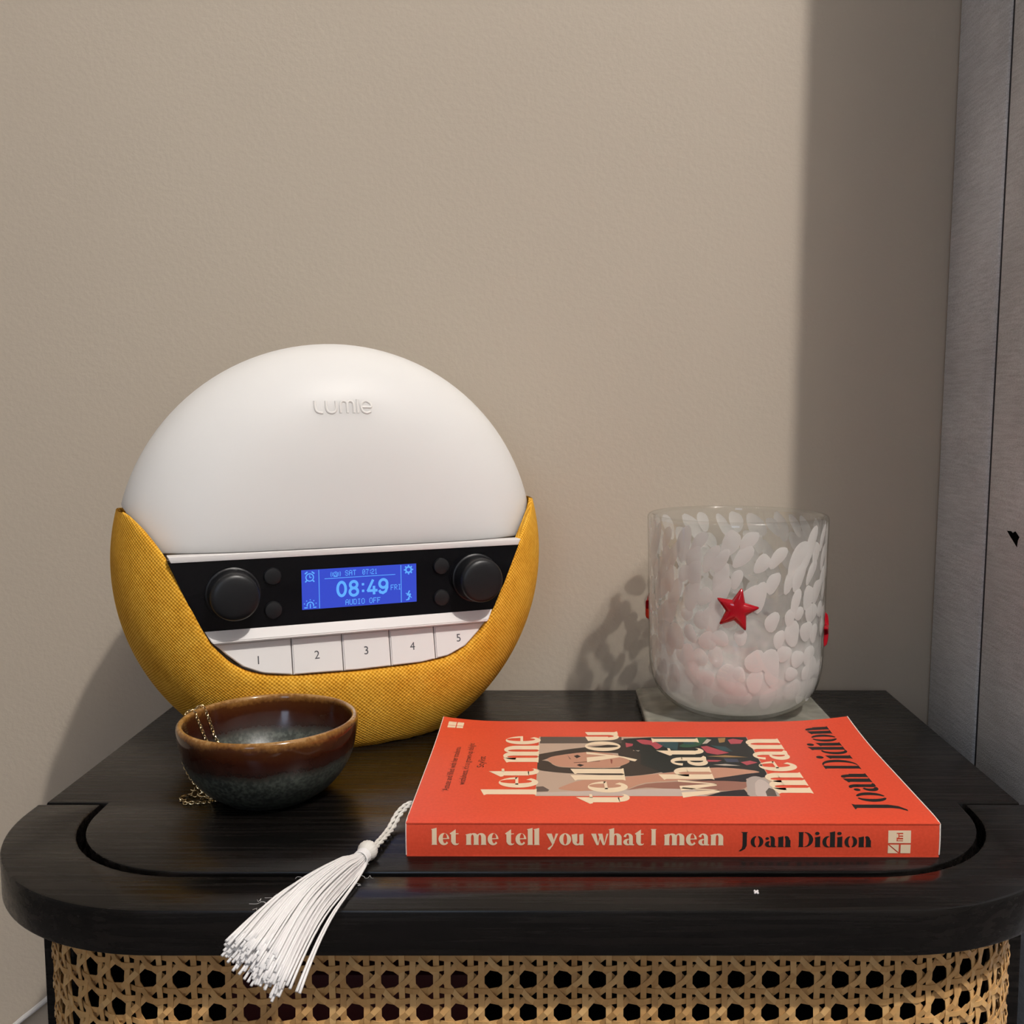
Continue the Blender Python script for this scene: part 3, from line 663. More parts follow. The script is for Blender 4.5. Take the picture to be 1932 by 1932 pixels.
GI = [(47.2, 105.2), (46.0, 105.6), (44.9, 104.8), (44.5, 101), (44.2, 80), (43.8, 55), (43.2, 34), (42, 24), (39, 16), (33, 10.5), (22, 8), (0, 7.4)]
gv = lathe([(0, .4)] + crom(GP[1:] + GI, 4), 128)
build('glass_body', gv[0], gv[1], M['glass'], tm, sharp=0)
def grad(z, off=0.0):
    for (r0, z0), (r1, z1) in zip(GP[2:], GP[3:]):
        if z0 <= z <= z1: return r0 + (r1 - r0) * (z - z0) / (z1 - z0) - off
    return 47.8 - off
fp = [(0, 3.2), (20, 3.0), (28, 3.0), (36, 7.0), (41.5, 13.5), (44.0, 22), (44.9, 34), (45.2, 48), (45.6, 70), (46.1, 90), (46.4, 104)]
build('milky_lining', *lathe([(0, 3.2)] + crom(fp[1:], 4), 96), M['frost'], tm, sharp=0)
# flecks: four shared lens-like blobs
def blob_mesh(seed):
    rr = random.Random(seed); n = 16; ph = [rr.uniform(0, 6.28) for _ in range(3)]
    out = [1 + 0.10 * math.sin(2 * 2 * PI * k / n + ph[0]) + 0.08 * math.sin(3 * 2 * PI * k / n + ph[1]) for k in range(n)]
    v = [(0, 0, 0.00035)]; f = []
    for q, zz in ((0.7, 0.00025), (1.0, 0.0)):
        v += [(out[k] * q * math.cos(2 * PI * k / n), out[k] * q * math.sin(2 * PI * k / n), zz) for k in range(n)]
    for k in range(n): k2 = (k + 1) % n; f.append((0, 1 + k, 1 + k2)); f.append((1 + k, 1 + n + k, 1 + n + k2, 1 + k2))
    me = bpy.data.meshes.new('white_fleck'); me.from_pydata(v, [], f); me.materials.append(M['fleck']); me.polygons.foreach_set('use_smooth', [True] * len(me.polygons)); return me
BM_ = [blob_mesh(k) for k in range(6)]
rr = random.Random(11); cnt = 0
NC, NR = 32, 9
for r in range(NR):
    for c in range(NC):
        z = 12 + (r + 0.5) * 90 / NR + rr.uniform(-2.6, 2.6); a = (c + 0.5 * (r % 2) + rr.uniform(-.3, .3)) / NC * 360
        hi = z / 102
        if rr.random() < 0.06 + 0.14 * max(0, hi - 0.35): continue
        sx_ = rr.uniform(3.3, 5.9); sz_ = sx_ * rr.uniform(1.0, 1.4); tilt = rr.uniform(-25, 25)
        if hi > 0.62: sx_ = rr.uniform(2.7, 4.6); sz_ = sx_ * rr.uniform(1.6, 2.5); tilt = rr.uniform(-38, -8)
        z = min(z, 103 - sz_)
        R = grad(z, 0.9 + rr.uniform(0, 0.5)); dr = (grad(min(z + 2, 103)) - grad(max(z - 2, 3))) / 4
        nrm = Vector((math.cos(rad(a)), math.sin(rad(a)), -dr)).normalized(); tx = Vector((-math.sin(rad(a)), math.cos(rad(a)), 0)); tz_ = nrm.cross(tx)
        ct, st = math.cos(rad(tilt)), math.sin(rad(tilt)); ax = tx * ct + tz_ * st; az = tz_ * ct - tx * st
        o = bpy.data.objects.new('white_fleck', BM_[rr.randrange(6)]); link(o, tm)
        Mx = Matrix((ax * (sx_ / 1000), az * (sz_ / 1000), nrm)).transposed().to_4x4(); Mx.translation = Vector((R * nrm.x if False else R * math.cos(rad(a)), R * math.sin(rad(a)), z)) / 1000
        o.matrix_local = Mx; cnt += 1
# stars
def star(az_deg, zc_, size, rot, k_in=0.46, th=2.2):
    n = 120; v, f = [], []; lay_n = 6
    def outline(t):
        # rounded five-pointed star radius
        a = (t - rot) % 72; a = rad(min(a, 72 - a)); y1, x1 = k_in * math.sin(rad(36)), k_in * math.cos(rad(36))
        q_ = y1 / (y1 * math.cos(a) + (1 - x1) * math.sin(a)); return size * (q_ if q_ < 0.80 else 0.80 + 0.135 * math.sin(min(1, (q_ - 0.80) / 0.20) * PI / 2))
    R0 = grad(zc_)
    def place(x, z, h):
        aa = rad(az_deg) + x / R0; rr_ = grad(zc_ + z) + h; return (rr_ * math.cos(aa), rr_ * math.sin(aa), zc_ + z)
    v.append(place(0, 0, th)); 
    for j in range(1, lay_n + 1):
        q = j / lay_n; h = th * math.sqrt(max(0, 1 - q ** 4)) - (0.3 if j == lay_n else 0)
        for k in range(n):
            t = 360 * k / n; r = outline(t) * q; tip = 0.75 + 0.25 * 1; v.append(place(r * math.cos(rad(t)), r * math.sin(rad(t)), h * (1 - 0.35 * max(0, r / size - 0.3))))
    for k in range(n): f.append((0, 1 + k, 1 + (k + 1) % n))
    for j in range(lay_n - 1):
        for k in range(n): a_, b_ = 1 + j * n + k, 1 + j * n + (k + 1) % n; f.append((a_, a_ + n, b_ + n, b_))
    build('red_star', v, f, M['redglass'], tm, sharp=0)
star(-99.5, 62.3, 12.0, 6); star(-9, 44.0, 10.8, 20); star(164, 52, 10, 40); star(62, 48, 10, 10)

# ---------------------------------------------------------------- book
BKX, BKY, BH = -55.7, 367.0, 13.5
bk = thing('paperback_book', 'coral red paperback with cream serif title lying flat, spine to the front', 'book', (BKX, BKY, 0), rad(-0.25))
BL, BW = 198.0, 124.0
def ctop(b_, a):   # height of the cover's upper face: worn corners curl up a little
    z = BH; q = max(0, (a - 70) / 54)
    z += 2.6 * q * q * max(0, (b_ - 160) / 38) ** 2 + 2.2 * q * q * max(0, (30 - b_) / 30) ** 2
    z += -0.25 * math.sin(PI * min(1, max(0, b_ / BL))) * q * q
    z -= 0.5 * max(0, 1 - a / 5)
    return z
nx_, ny_ = 40, 26; v, f, mi = [], [], []
for lo in (0, 1):
    for j in range(ny_ + 1):
        for i in range(nx_ + 1): b_, a = BL * i / nx_, BW * j / ny_; v.append((b_, a, ctop(b_, a) - 0.4 * lo))
q = (nx_ + 1) * (ny_ + 1); ix = lambda i, j, lo: lo * q + j * (nx_ + 1) + i
for j in range(ny_):
    for i in range(nx_):
        f.append((ix(i, j, 0), ix(i + 1, j, 0), ix(i + 1, j + 1, 0), ix(i, j + 1, 0))); mi.append(0)
        f.append((ix(i, j, 1), ix(i, j + 1, 1), ix(i + 1, j + 1, 1), ix(i + 1, j, 1))); mi.append(1)
for i in range(nx_):
    f.append((ix(i, 0, 1), ix(i + 1, 0, 1), ix(i + 1, 0, 0), ix(i, 0, 0))); mi.append(0)
    f.append((ix(i, ny_, 0), ix(i + 1, ny_, 0), ix(i + 1, ny_, 1), ix(i, ny_, 1))); mi.append(1)
for j in range(ny_):
    f.append((ix(0, j, 0), ix(0, j + 1, 0), ix(0, j + 1, 1), ix(0, j, 1))); mi.append(1)
    f.append((ix(nx_, j, 1), ix(nx_, j + 1, 1), ix(nx_, j + 1, 0), ix(nx_, j, 0))); mi.append(1)
fc = build('front_cover', v, f, [M['coral'], M['cut']], bk, mi=mi)
build_bm('back_cover', box_bm(0, BL, 0.2, BW, 0, 0.5), [M['coral']], bk, smooth=False)
# spine: slightly bowed sheet
v, f, mi = [], [], []; nz = 8
for lo in (0, 1):
    for k in range(nz + 1):
        t = k / nz; z = 0.25 + (BH - 0.75) * t; y = -0.35 * math.sin(PI * t) + 0.25 + lo * 0.5
        for i in range(2): v.append((BL * i, y, z))
W2 = 2 * (nz + 1)
for k in range(nz):
    f.append((2 * k, 2 * k + 1, 2 * k + 3, 2 * k + 2)); mi.append(0); f.append((W2 + 2 * k, W2 + 2 * k + 2, W2 + 2 * k + 3, W2 + 2 * k + 1)); mi.append(1)
    f.append((2 * k, 2 * k + 2, W2 + 2 * k + 2, W2 + 2 * k)); mi.append(1); f.append((2 * k + 1, W2 + 2 * k + 1, W2 + 2 * k + 3, 2 * k + 3)); mi.append(1)
spn = build('spine', v, f, [M['coral'], M['cut']], bk, mi=mi)
# page block with fine leaf ridges
we = MB()
we.add(*tube([(BL + 0.05, 2 + (BW - 2) * j / 20, ctop(BL, 2 + (BW - 2) * j / 20) - 0.18) for j in range(21)], 0.36, 6))
we.add(*tube([(BL + 0.05, 0.35, 1.0), (BL + 0.05, 0.05, 6.5), (BL + 0.05, 0.3, BH - 0.9), (BL + 0.05, 2.0, BH - 0.5)], 0.36, 6))
build('worn_edge', we.v, we.f, M['cut'], bk)
we = MB(); we.add(*tube([(-0.05, 0.35, 0.6), (-0.05, 0.05, 6.5), (-0.05, 0.3, BH - 0.9), (-0.05, 2.0, BH - 0.4)] + [(-0.05, 2 + (BW - 2) * j / 20, ctop(0, 2 + (BW - 2) * j / 20) - 0.2) for j in range(1, 21)], 0.26, 6)); build('worn_edge', we.v, we.f, M['cut'], bk)
pv, pf = [], []; nlev = 30
for k in range(nlev + 1):
    z = 0.5 + (BH - 1.2) * k / nlev; e = 0.8 + (0.25 if k % 2 else 0)
    pv += [(e, 0.9, z), (BL - e, 0.9, z), (BL - e, BW - e - 0.3, z), (e, BW - e - 0.3, z)]
for k in range(nlev):
    for j in range(4): j2 = (j + 1) % 4; pf.append((4 * k + j, 4 * k + j2, 4 * k + 4 + j2, 4 * k + 4 + j))
pf += [(3, 2, 1, 0), tuple(4 * nlev + j for j in range(4))]
build('pages', pv, pf, M['paper'], bk, smooth=False)

# ---- display-serif glyphs: polygons in a unit where x-height = 1
def el(cx, cy, rx, ry, a): return (cx + rx * math.cos(rad(a)), cy + ry * math.sin(rad(a)))
def ring(o, i, a0, a1, n=28):
    out = []
    for k in range(n):
        p, q = a0 + (a1 - a0) * k / n, a0 + (a1 - a0) * (k + 1) / n; out.append([el(*o, p), el(*o, q), el(*i, q), el(*i, p)])
    return out
def stem(x, w, h): return [(x - .07, h - .10), (x + w, h + .02), (x + w, .07), (x + w + .06, 0), (x - .06, 0), (x, .07), (x, h - .17)]
def fstem(x, w, h): return [(x, h), (x + w, h), (x + w, .07), (x + w + .06, 0), (x - .06, 0), (x, .07)]
def arch(x0, x1, w): return ring(((x0 + w * .55 + x1 + w) / 2, .66, (x1 + w - x0 - w * .55) / 2, .37), ((x0 + w + x1) / 2, .64, (x1 - x0 - w) / 2, .27), 0, 180, 18)
def disc(cx, cy, rx, ry): return [[el(cx, cy, rx, ry, a) for a in range(0, 360, 20)]]
Wd = 0.37
GL = {'l': ([stem(0, Wd, 1.46)], .45),
      'e': (ring((.42, .5, .42, .53), (.50, .57, .165, .43), 3, 322) + [[(.24, .50), (.84, .52), (.84, .60), (.24, .58)]], .90),
      't': ([[(.38, 1.36), (-.09, 1.0), (-.04, .93), (.02, .93), (.02, .24), (.38, .24)], [(.34, .92), (.60, .94), (.60, 1.01), (.34, 1.0)]] + ring((.36, .25, .30, .28), (.50, .28, .14, .17), 180, 325, 14), .66),
      'm': ([stem(0, Wd, 1.0), fstem(.58, Wd, .66), fstem(1.16, Wd, .66)] + arch(0, .58, Wd) + arch(.58, 1.16, Wd), 1.60),
      'n': ([stem(0, Wd, 1.0), fstem(.58, Wd, .66)] + arch(0, .58, Wd), 1.02),
      'h': ([stem(0, Wd, 1.46), fstem(.58, Wd, .66)] + arch(0, .58, Wd), 1.02),
      'u': ([[(-.07, .92), (Wd, 1.0), (Wd, .3), (0, .3)], [(.52, .92), (.84, 1.0), (.84, .1), (.92, 0), (.56, -.02), (.54, .1)]] + ring((.36, .33, .36, .36), (.42, .36, .12, .24), 180, 350, 16), .96),
      'y': ([[(-.06, 1), (.36, 1), (.58, .22), (.42, -.02)], [(.66, 1), (.86, 1), (.44, -.06), (.18, -.44), (.02, -.36), (.10, -.24), (.32, -.06), (.46, .20)]], .88),
      'w': ([[(-.06, 1), (.33, 1), (.52, 0), (.36, 0)], [(.46, 0), (.52, 0), (.70, .92), (.62, .98)], [(.46, 1), (.82, 1), (1.0, 0), (.85, 0)], [(.94, 0), (1.0, 0), (1.28, 1), (1.14, 1)]], 1.30),
      'o': (ring((.46, .5, .46, .53), (.46, .5, .145, .46), 0, 360), .97),
      'a': ([[(.44, .70), (.44, .12), (.50, 0), (.78, -.02), (.88, .04), (.74, .12), (.74, .70)]] + ring((.38, .68, .36, .35), (.33, .66, .115, .27), 0, 172, 18) + ring((.34, .27, .34, .29), (.43, .29, .14, .19), 55, 305, 20), .92),
      'I': ([[(-.06, 1.4), (.40, 1.4), (.33, 1.32), (.33, .08), (.40, 0), (-.06, 0), (.01, .08), (.01, 1.32)]], .48),
      'i': ([stem(0, Wd, 1.0)] + disc(.14, 1.28, .17, .15), .45),
      'd': (ring((.42, .5, .42, .53), (.49, .5, .20, .44), 45, 315) + [stem(.58, Wd, 1.46)], 1.04),
      'J': ([[(0, 1.40), (.56, 1.40), (.48, 1.30), (.48, .12), (.34, -.20), (.02, -.42), (-.14, -.40), (.10, -.16), (.16, .12), (.16, 1.30)]], .68),
      'D': ([[(-.06, 1.4), (.38, 1.4), (.33, 1.32), (.33, .08), (.38, 0), (-.06, 0), (.01, .08), (.01, 1.32)]] + ring((.42, .7, .66, .70), (.44, .7, .34, .64), -90, 90, 24), 1.16), ' ': ([], .42)}
GS = dict(GL)      # stencil cut for the author's name
GS['o'] = (ring((.46, .5, .46, .53), (.46, .5, .175, .46), 100, 260, 16) + ring((.50, .5, .46, .53), (.50, .5, .175, .46), -80, 80, 16), 1.0)
GS['n'] = ([stem(0, Wd, 1.0), fstem(.54, Wd, .66)] + ring((.60, .66, .24, .37), (.46, .64, .08, .27), 0, 120, 14), .94)
GS['d'] = (ring((.42, .5, .42, .53), (.49, .5, .20, .44), 80, 280, 18) + [stem(.58, Wd, 1.46)], 1.04)
GS['a'] = ([[(.44, .70), (.44, .12), (.50, 0), (.78, -.02), (.88, .04), (.74, .12), (.74, .70)]] + ring((.44, .68, .30, .35), (.38, .66, .06, .27), 0, 110, 14) + disc(.16, .80, .14, .12) + ring((.32, .27, .32, .29), (.40, .29, .12, .19), 95, 290, 18), .92)
def typeset(text, width, xh, G=GL, track=0.06):
    tot = sum(G[c][1] + track for c in text) - track; s = width / tot; x = 0; out = []
    for c in text:
        polys, adv = G[c]
        for p_ in polys: out.append([((x + px_) * s, py_ * xh) for px_, py_ in p_])
        x += adv + track
    return out
def on_cover(mb, polys, b0, a0, lift=0.06, rot=True):
    for p_ in polys:
        pts = [(b0 - y, a0 + x) for x, y in p_] if rot else [(b0 + x, a0 + y) for x, y in p_]
        mb.add([(b_, a, ctop(b_, a) + lift) for b_, a in pts], [tuple(range(len(pts)))])
# cover picture (flat print)
pic = [('strip', [(48.1, 99.8), (85.9, 99.4), (85.4, 90.4), (47.9, 89.9)]),
('hair', [(47.8, 75.0), (59.5, 81.2), (69.7, 85.0), (78.9, 88.2), (88.3, 96.6), (90.1, 87.7), (88.7, 77.1), (78.4, 77.1), (69.4, 78.1), (55.3, 72.9), (51.4, 68.9), (47.8, 66.4)]),
('hair', [(47.6, 66.9), (52.0, 65.9), (55.3, 60.0), (61.6, 57.9), (82.3, 57.9), (87.9, 65.9), (104.5, 64.9), (105.4, 58.1), (99.9, 52.4), (86.6, 47.7), (76.9, 48.6), (62.8, 50.6), (52.7, 52.9), (47.5, 56.2)]),
('hair', [(83.0, 79.0), (93.5, 80.0), (93.0, 58.0), (83.0, 57.0)]),
('skin', [(51.4, 68.9), (55.3, 72.9), (69.4, 78.1), (78.3, 76.5), (84.9, 71.4), (87.5, 65.9), (84.2, 61.0), (79.1, 57.9), (62.9, 58.3), (55.3, 60.5)]),
('shirt', [(86.5, 97.0), (99.2, 99.0), (144, 99.6), (144, 76.0), (144, 50.8), (131.0, 57.0), (121.1, 57.9), (107.5, 53.6), (100.6, 51.5), (92.0, 62.0), (93.0, 76.0), (88.8, 83.0)]),
('skin', [(56.6, 34.2), (63.9, 41.5), (72.0, 44.7), (84.9, 46.9), (107.6, 53.4), (121.1, 57.9), (130.9, 57.4), (141.5, 52.9), (129.2, 47.8), (120.4, 44.9), (102.9, 42.4), (106.3, 42.4), (92.3, 40.2), (83.9, 32.9), (72.9, 28.3), (65.2, 30.3), (57.5, 32.4)]),
('table', [(47.7, 29.1), (91.7, 32.9), (105.2, 33.7), (111.1, 32.7), (115.0, 25.6), (104.3, 25.8), (47.6, 26.2)]),
('arm2', [(83.9, 31.6), (92.2, 38.9), (106.2, 41.5), (107.6, 42.4), (125.1, 42.4), (133.8, 41.1), (131.5, 33.7), (123.3, 31.3), (111.1, 32.7), (98.8, 33.7), (91.9, 34.6)]),
('dark', [(107.6, 42.4), (120.4, 44.9), (141.4, 52.4), (142.9, 46.9), (134.5, 45.1), (133.8, 41.1), (125.1, 42.4)]), ('dark', [(115.0, 25.6), (121.9, 30.3), (131.3, 32.9), (132.4, 25.6)]),
('bowl', [(133.7, 41.5), (135.6, 46.0), (138.9, 47.8), (142.3, 44.2), (143.5, 36.3), (143.3, 25.6), (132.4, 25.6), (132.6, 32.9)]), ('bowl2', [(137.0, 39.8), (139.5, 44.2), (141.8, 41.5), (142.7, 33.7), (142.1, 25.6), (135.4, 25.6), (135.8, 32.9)]),
('food', [(139.4, 30.3), (141.6, 34.6), (143.4, 32.9), (143.0, 25.6), (139.1, 25.6)]), ('brownpatch', [(47.6, 35.4), (50.3, 35.9), (52.9, 32.0), (52.3, 30.3), (47.6, 29.9)]),
('eye', [(63.2, 72.7), (64.9, 74.2), (66.4, 72.1), (64.5, 69.7)]), ('eye', [(64.3, 61.0), (65.6, 62.5), (67.6, 61.0), (65.9, 59.1)]), ('brow', [(60.4, 74.0), (62.1, 68.4), (61.4, 68.4)]), ('lip', [(79.1, 68.7), (80.1, 67.9), (79.7, 62.9), (79.2, 63.1)]), ('nose', [(63.0, 64.4), (74.5, 66.9), (74.7, 65.7), (63.3, 63.5)]),
('pink', [(92.4, 94.9), (96.4, 95.4), (104.4, 89.9), (100.8, 81.8), (98.6, 87.7), (94.8, 89.3)]), ('pink', [(87.2, 91.0), (90.6, 89.3), (90.1, 86.6), (87.1, 84.4)]), ('teal', [(100.5, 93.2), (107.9, 95.4), (111.6, 91.0), (109.7, 80.2), (104.9, 84.4)]),
('pink', [(134.8, 95.4), (137.6, 97.1), (141.9, 94.9), (139.9, 89.9), (135.2, 89.3)]), ('pink', [(121.0, 85.5), (123.9, 86.6), (132.5, 77.1), (126.9, 74.5), (122.5, 77.1)]), ('green', [(121.0, 98.8), (125.6, 98.3), (121.3, 87.7), (114.5, 84.4), (111.3, 86.6), (116.7, 93.2)]),
('gold', [(130.6, 97.7), (134.2, 98.3), (132.9, 92.1), (130.2, 91.0)]), ('teal', [(125.5, 87.7), (132.2, 85.5), (134.6, 79.1), (130.4, 79.1)]), ('gold', [(121.9, 72.4), (130.3, 74.0), (140.0, 71.4), (129.7, 71.2)]), ('pink', [(121.2, 67.9), (127.8, 67.4), (125.5, 65.4), (121.5, 65.4)]),
('pink', [(135.5, 64.9), (139.9, 66.9), (142.8, 64.4), (137.4, 61.0)]), ('slate', [(128.9, 69.9), (134.8, 68.9), (134.8, 64.9), (129.5, 64.9)]), ('cream', [(123.1, 61.6), (128.6, 62.6), (134.7, 60.5), (127.8, 60.4)]), ('cream', [(91.0, 80.2), (93.0, 80.2), (92.2, 78.6)]), ('teal', [(113.5, 93.2), (118.1, 93.8), (119.0, 88.6), (114.1, 88.4)]), ('cream', [(125.4, 96.6), (127.3, 95.4), (124.4, 89.9), (122.2, 89.3)])]
keys = ['bg'] + sorted(set(k for k, _ in pic)); pm = MB(); pmi = []
def addp(k, pts, lift):
    if len(pts) > 5 and k not in ('shirt', 'table', 'strip'):      # round the traced corners
        pts = [q for q in crom(list(pts) + [pts[0]], 3)][:-1]
    pts = [(min(max(b_, 47.4), 144.3), min(max(a, 25.4), 99.7)) for b_, a in pts]
    ar = sum(pts[i][0] * pts[(i + 1) % len(pts)][1] - pts[(i + 1) % len(pts)][0] * pts[i][1] for i in range(len(pts)))
    if ar < 0: pts = pts[::-1]
    pm.add([(b_, a, ctop(b_, a) + lift) for b_, a in pts], [tuple(range(len(pts)))]); pmi.append(keys.index(k))
for i in range(12):
    for j in range(8):
        b0, b1 = 47.4 + 96.9 * i / 12, 47.4 + 96.9 * (i + 1) / 12; a0, a1 = 25.4 + 74.3 * j / 8, 25.4 + 74.3 * (j + 1) / 8
        pm.add([(b_, a, ctop(b_, a) + 0.02) for b_, a in ((b0, a0), (b1, a0), (b1, a1), (b0, a1))], [(0, 1, 2, 3)]); pmi.append(0)
for n_, (k, pts) in enumerate(pic): addp(k, pts, 0.03 + 0.0016 * n_)
build('cover_picture', pm.v, pm.f, [M['ph_' + k] for k in keys], fc, smooth=False, mi=pmi)
for txt, b0, a0, a1 in (('let me', 47.8, 27.0, 101.0), ('tell you', 84.2, 18.5, 108.5), ('what I', 121.0, 24.5, 99.0), ('mean', 158.2, 29.0, 97.5)):
    tl = MB(); on_cover(tl, typeset(txt, a1 - a0, 15.3), b0, a0, 0.10); tl.build('title_line', M['cream'], fc, smooth=False)
# publisher's device, top corner of the cover: four blocks
tl = MB()
for x0, x1, y0, y1 in ((3.2, 7.0, 110.6, 113.4), (7.5, 10.6, 110.6, 113.4), (3.2, 7.0, 113.9, 118.6), (7.5, 10.6, 113.9, 118.6)):
    tl.add([(b_, a, ctop(b_, a) + 0.06) for b_, a in ((x0, y0), (x1, y0), (x1, y1), (x0, y1))], [(0, 1, 2, 3)])
tl.build('publisher_mark', M['cream'], fc, smooth=False)
au = MB(); on_cover(au, typeset('Joan Didion', 101.5, 10.9, GS, 0.08), 185.4, 12.0)
au.build('author_name', M['black'], fc, smooth=False); au = MB()
def small(txt, b0, a_mid, length, size):
    v_, f_ = text_mesh(txt, size); x0 = min(q[0] for q in v_); x1 = max(q[0] for q in v_); k = length / (x1 - x0)
    au.add([(b0 - y, a_mid + (x - (x0 + x1) / 2) * k, ctop(b0, a_mid) + 0.06) for x, y, _ in v_], f_)
small("\u2018Astute and filled with her trademark wit and", 11.2, 65.0, 69.0, 3.9); small("wistfulness, it\u2019s a grown-up delight\u2019", 17.0, 64.0, 53.0, 3.9); small("Stylist", 23.2, 65.0, 14.0, 4.3)
au.build('review_quote', M['black'], fc, smooth=False)
def on_spine(mb, polys, x0, z0):
    for p_ in polys:
        pts = [(x0 + x, z0 + y) for x, y in p_]; mb.add([(b_, -0.14 - 0.0 + (0.25 - 0.35 * math.sin(PI * (z - 0.25) / (BH - .75))), z) for b_, z in pts], [tuple(range(len(pts)))])
st = MB(); on_spine(st, typeset('let me tell you what I mean', 108.5, 4.4), 9.6, 4.6)
bx4 = [[(0, 0), (3.9, 0), (0, 3.3)], [(.5, 3.4), (4.0, 3.4), (4.0, .45)], [(4.7, 0), (8.4, 0), (8.4, 3.4), (4.7, 3.4)], [(0, 4.0), (2.6, 4.0), (2.6, 8.8), (0, 8.8)], [(5.5, 4.0), (8.4, 4.0), (8.4, 8.8), (5.5, 8.8)],
       [(2.6, 4.0), (3.1, 4.0), (3.1, 8.8), (2.6, 8.8)], [(3.1, 7.9), (5.5, 7.9), (5.5, 8.8), (3.1, 8.8)], [(3.1, 4.0), (5.5, 4.0), (5.5, 4.7), (3.1, 4.7)], [(3.5, 5.0), (5.5, 5.0), (5.5, 5.4), (3.5, 5.4)], [(3.1, 6.1), (3.7, 6.1), (3.7, 7.5), (3.1, 7.5)], [(4.1, 6.0), (5.5, 6.0), (5.5, 6.4), (4.1, 6.4)], [(4.1, 6.9), (5.5, 6.9), (5.5, 7.4), (4.1, 7.4)]]
st.build('spine_title', M['cream'], spn, smooth=False)
st = MB(); on_spine(st, bx4, 178.9, 1.6); st.build('spine_publisher_mark', M['cream'], spn, smooth=False)
sa = MB(); on_spine(sa, typeset('Joan Didion', 48.5, 4.1, GS, 0.09), 124.2, 4.0)
sa.build('spine_author', M['black'], spn, smooth=False)

# ---------------------------------------------------------------- tassel bookmark
tsl = thing('tassel_bookmark', 'white silk tassel bookmark hanging from the book over the table edge', 'tassel', (-70, 361, 0))
cord = MB(); base_path = crom([(17.5, 43.0, 6.4), (11.0, 41.5, 6.3), (7.2, 36.0, 4.6), (5.0, 27.0, 1.9), (3.4, 16.0, 2.2), (1.6, 5.5, 3.0)], 16)
for sgn in (-1, 1):
    for ph in (0, PI):
        pts = []
        for i, p in enumerate(base_path):
            t = i / (len(base_path) - 1); gap = 1.15 * min(1, 4 * t + 0.3) * (1 - 0.35 * t); a = i * 0.55 + ph
            pts.append((p[0] + sgn * gap * 0.95 + 0.42 * math.cos(a), p[1] - sgn * gap * 0.25, p[2] + 0.42 * math.sin(a)))
        cord.add(*tube(pts, 0.50, 6))
cord.build('cord', M['cord'], tsl)
hd = MB(); hd.add(*ellipsoid((0.6, 2.2, 3.9), (3.8, 3.5, 3.8), 20, 12)); hd.add(*ellipsoid((-0.4, -1.6, 3.5), (2.5, 2.6, 2.5), 18, 10)); 
hd = MB()
ev, ef = ellipsoid((0, 0, 0), (1, 1, 1), 64, 16)
vv = []
for (x, y, z) in ev:                 # pole along local z -> lay it along the tassel axis
    th = math.atan2(y, x); k = 1 + 0.035 * math.sin(22 * th) * math.sqrt(max(0, 1 - z * z))
    p = Vector((x * 3.7 * k, z * 3.7, y * 3.7 * k)); q = Vector((p.x * 0.966 - p.y * 0.257, -p.x * 0.257 - p.y * 0.966, p.z)); vv.append((q.x + 0.6, q.y + 2.2, q.z + 3.9))
hd.add(vv, ef); hd.add(*ellipsoid((-0.4, -1.6, 3.5), (2.5, 2.6, 2.5), 18, 10))
hd.build('head', M['cord'], tsl, sharp=0)
bnd = MB()
for k in range(5): 
    c0 = Vector((-0.3 - 0.16 * k, -1.0 - 0.62 * k, 3.45)); ax = Vector((-0.257, -0.966, 0)); s1 = Vector((0.966, -0.257, 0))
    bnd.add(*tube([tuple(c0 + s1 * (2.65 * math.cos(2 * PI * q / 20)) + Vector((0, 0, 2.65 * math.sin(2 * PI * q / 20)))) for q in range(21)], 0.36, 6, False))
bnd.build('binding', M['silk'], tsl)
fr = MB(); rr = random.Random(5); dirv = Vector((-0.345, -0.939, 0)); side = Vector((-0.939, 0.345, 0))
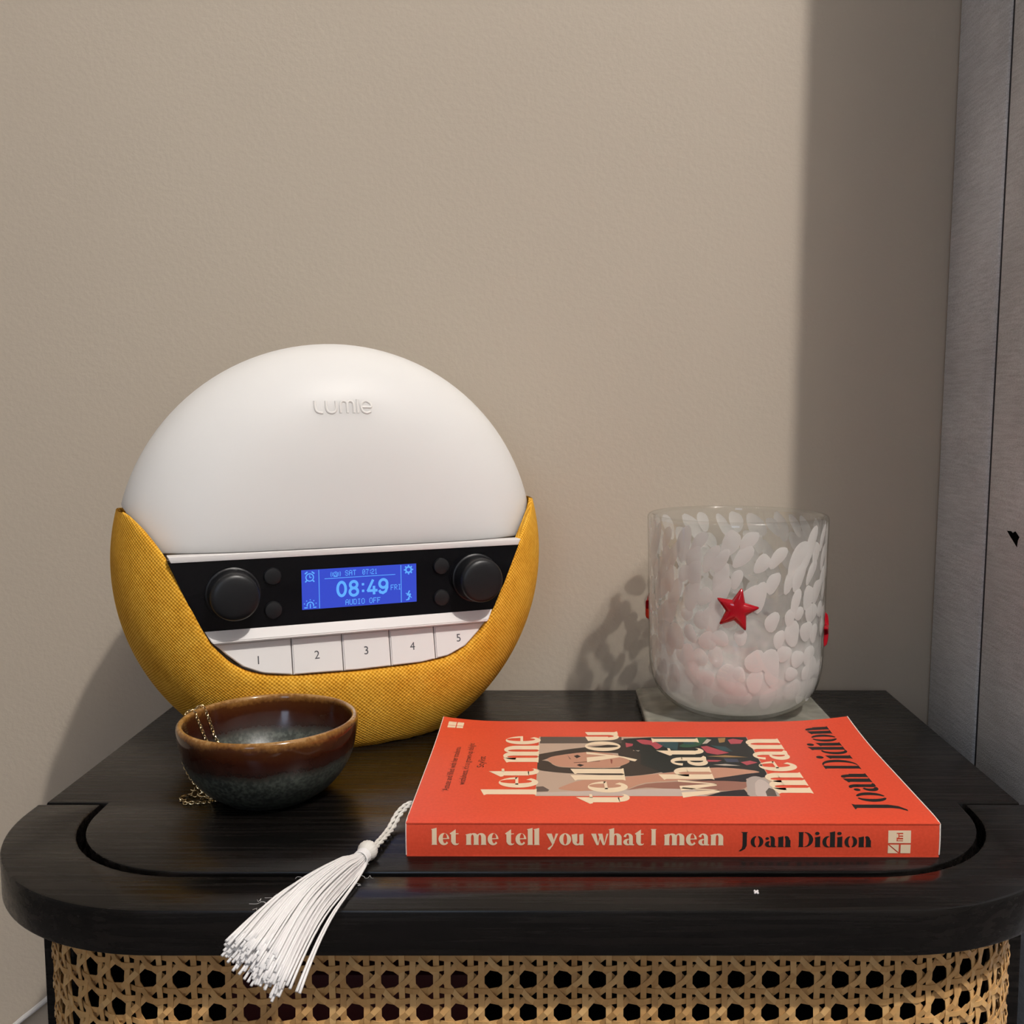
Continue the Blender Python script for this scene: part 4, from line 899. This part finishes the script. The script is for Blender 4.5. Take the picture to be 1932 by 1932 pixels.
def thread(p, q, Lh, rad_=0.36, stray=0.0):
    pts = []; n = 15; wob = rr.uniform(-1, 1); ph = rr.uniform(0, 6)
    for i in range(n + 1):
        t = i / n; lat = p * (1.7 + 11.6 * t ** 0.85 + stray * t) + 0.5 * wob * math.sin(PI * t * 2 + ph) * t
        along = 1.2 + (Lh - 1.2) * t
        pos = dirv * along + side * lat
        e0 = max(0, 1 - t * 5); hgt = (0.7 + q * (5.2 + 3.4 * math.sin(PI * min(1, t * 1.1)))) * (1 - e0) + (1.6 + q * 3.7) * e0
        yw = 361 + pos.y
        if yw < 327: hgt -= 0.0085 * (327 - yw) ** 2
        pts.append((pos.x, pos.y, hgt))
    fr.add(*tube(pts, [rad_ * (0.9 + 0.55 * (k_ / n) ** 3) for k_ in range(n + 1)], 5))
for i in range(260):
    while True:
        p, q = rr.uniform(-1, 1), rr.random()
        if p * p + (q - 0.25) ** 2 / 0.5625 <= 1: break
    thread(p, q, 64 + rr.uniform(-3.0, 3.0) + 3 * (1 - q) - 3.0 * p)
for p in (-1.12, -1.2, -0.95): thread(p, 0.1, 67, 0.36, 1.0)
for k in range(26):     # loose fuzz
    p = rr.uniform(-1.3, 1.3); t0 = rr.uniform(0.05, 0.8); b0 = dirv * (60 * t0) + side * (p * (2 + 12 * t0)); 
    pts = [(b0.x, b0.y, rr.uniform(1, 6))]
    for j in range(6): pts.append((pts[-1][0] + rr.uniform(-2, 1) + p * 1.2 * -0.6, pts[-1][1] + rr.uniform(-1.6, 1.6), max(0.3 if 361 + pts[-1][1] > 330 else -3, pts[-1][2] + rr.uniform(-.8, .5))))
    fr.add(*tube(crom(pts, 3), 0.045, 4))
tag(fr.build('fringe', M['silk'], tsl, sharp=0), kind='stuff')

# ---------------------------------------------------------------- lint crumb on the rim
lt = MB()
for c_, r_ in (((0, 0, .5), (.55, .4, .5)), ((-.45, .5, .6), (.4, .35, .5)), ((.5, .25, .8), (.4, .35, .4)), ((.45, -.55, .4), (.45, .3, .4)), ((-.5, -.5, .4), (.35, .3, .4))): lt.add(*ellipsoid(c_, r_, 8, 6))
o = lt.build('lint_speck', M['lint']); o.location = (0.0689, 0.338, T - 0.0002)
tag(o, 'tiny white lint speck on the nightstand rim before the book', 'lint')
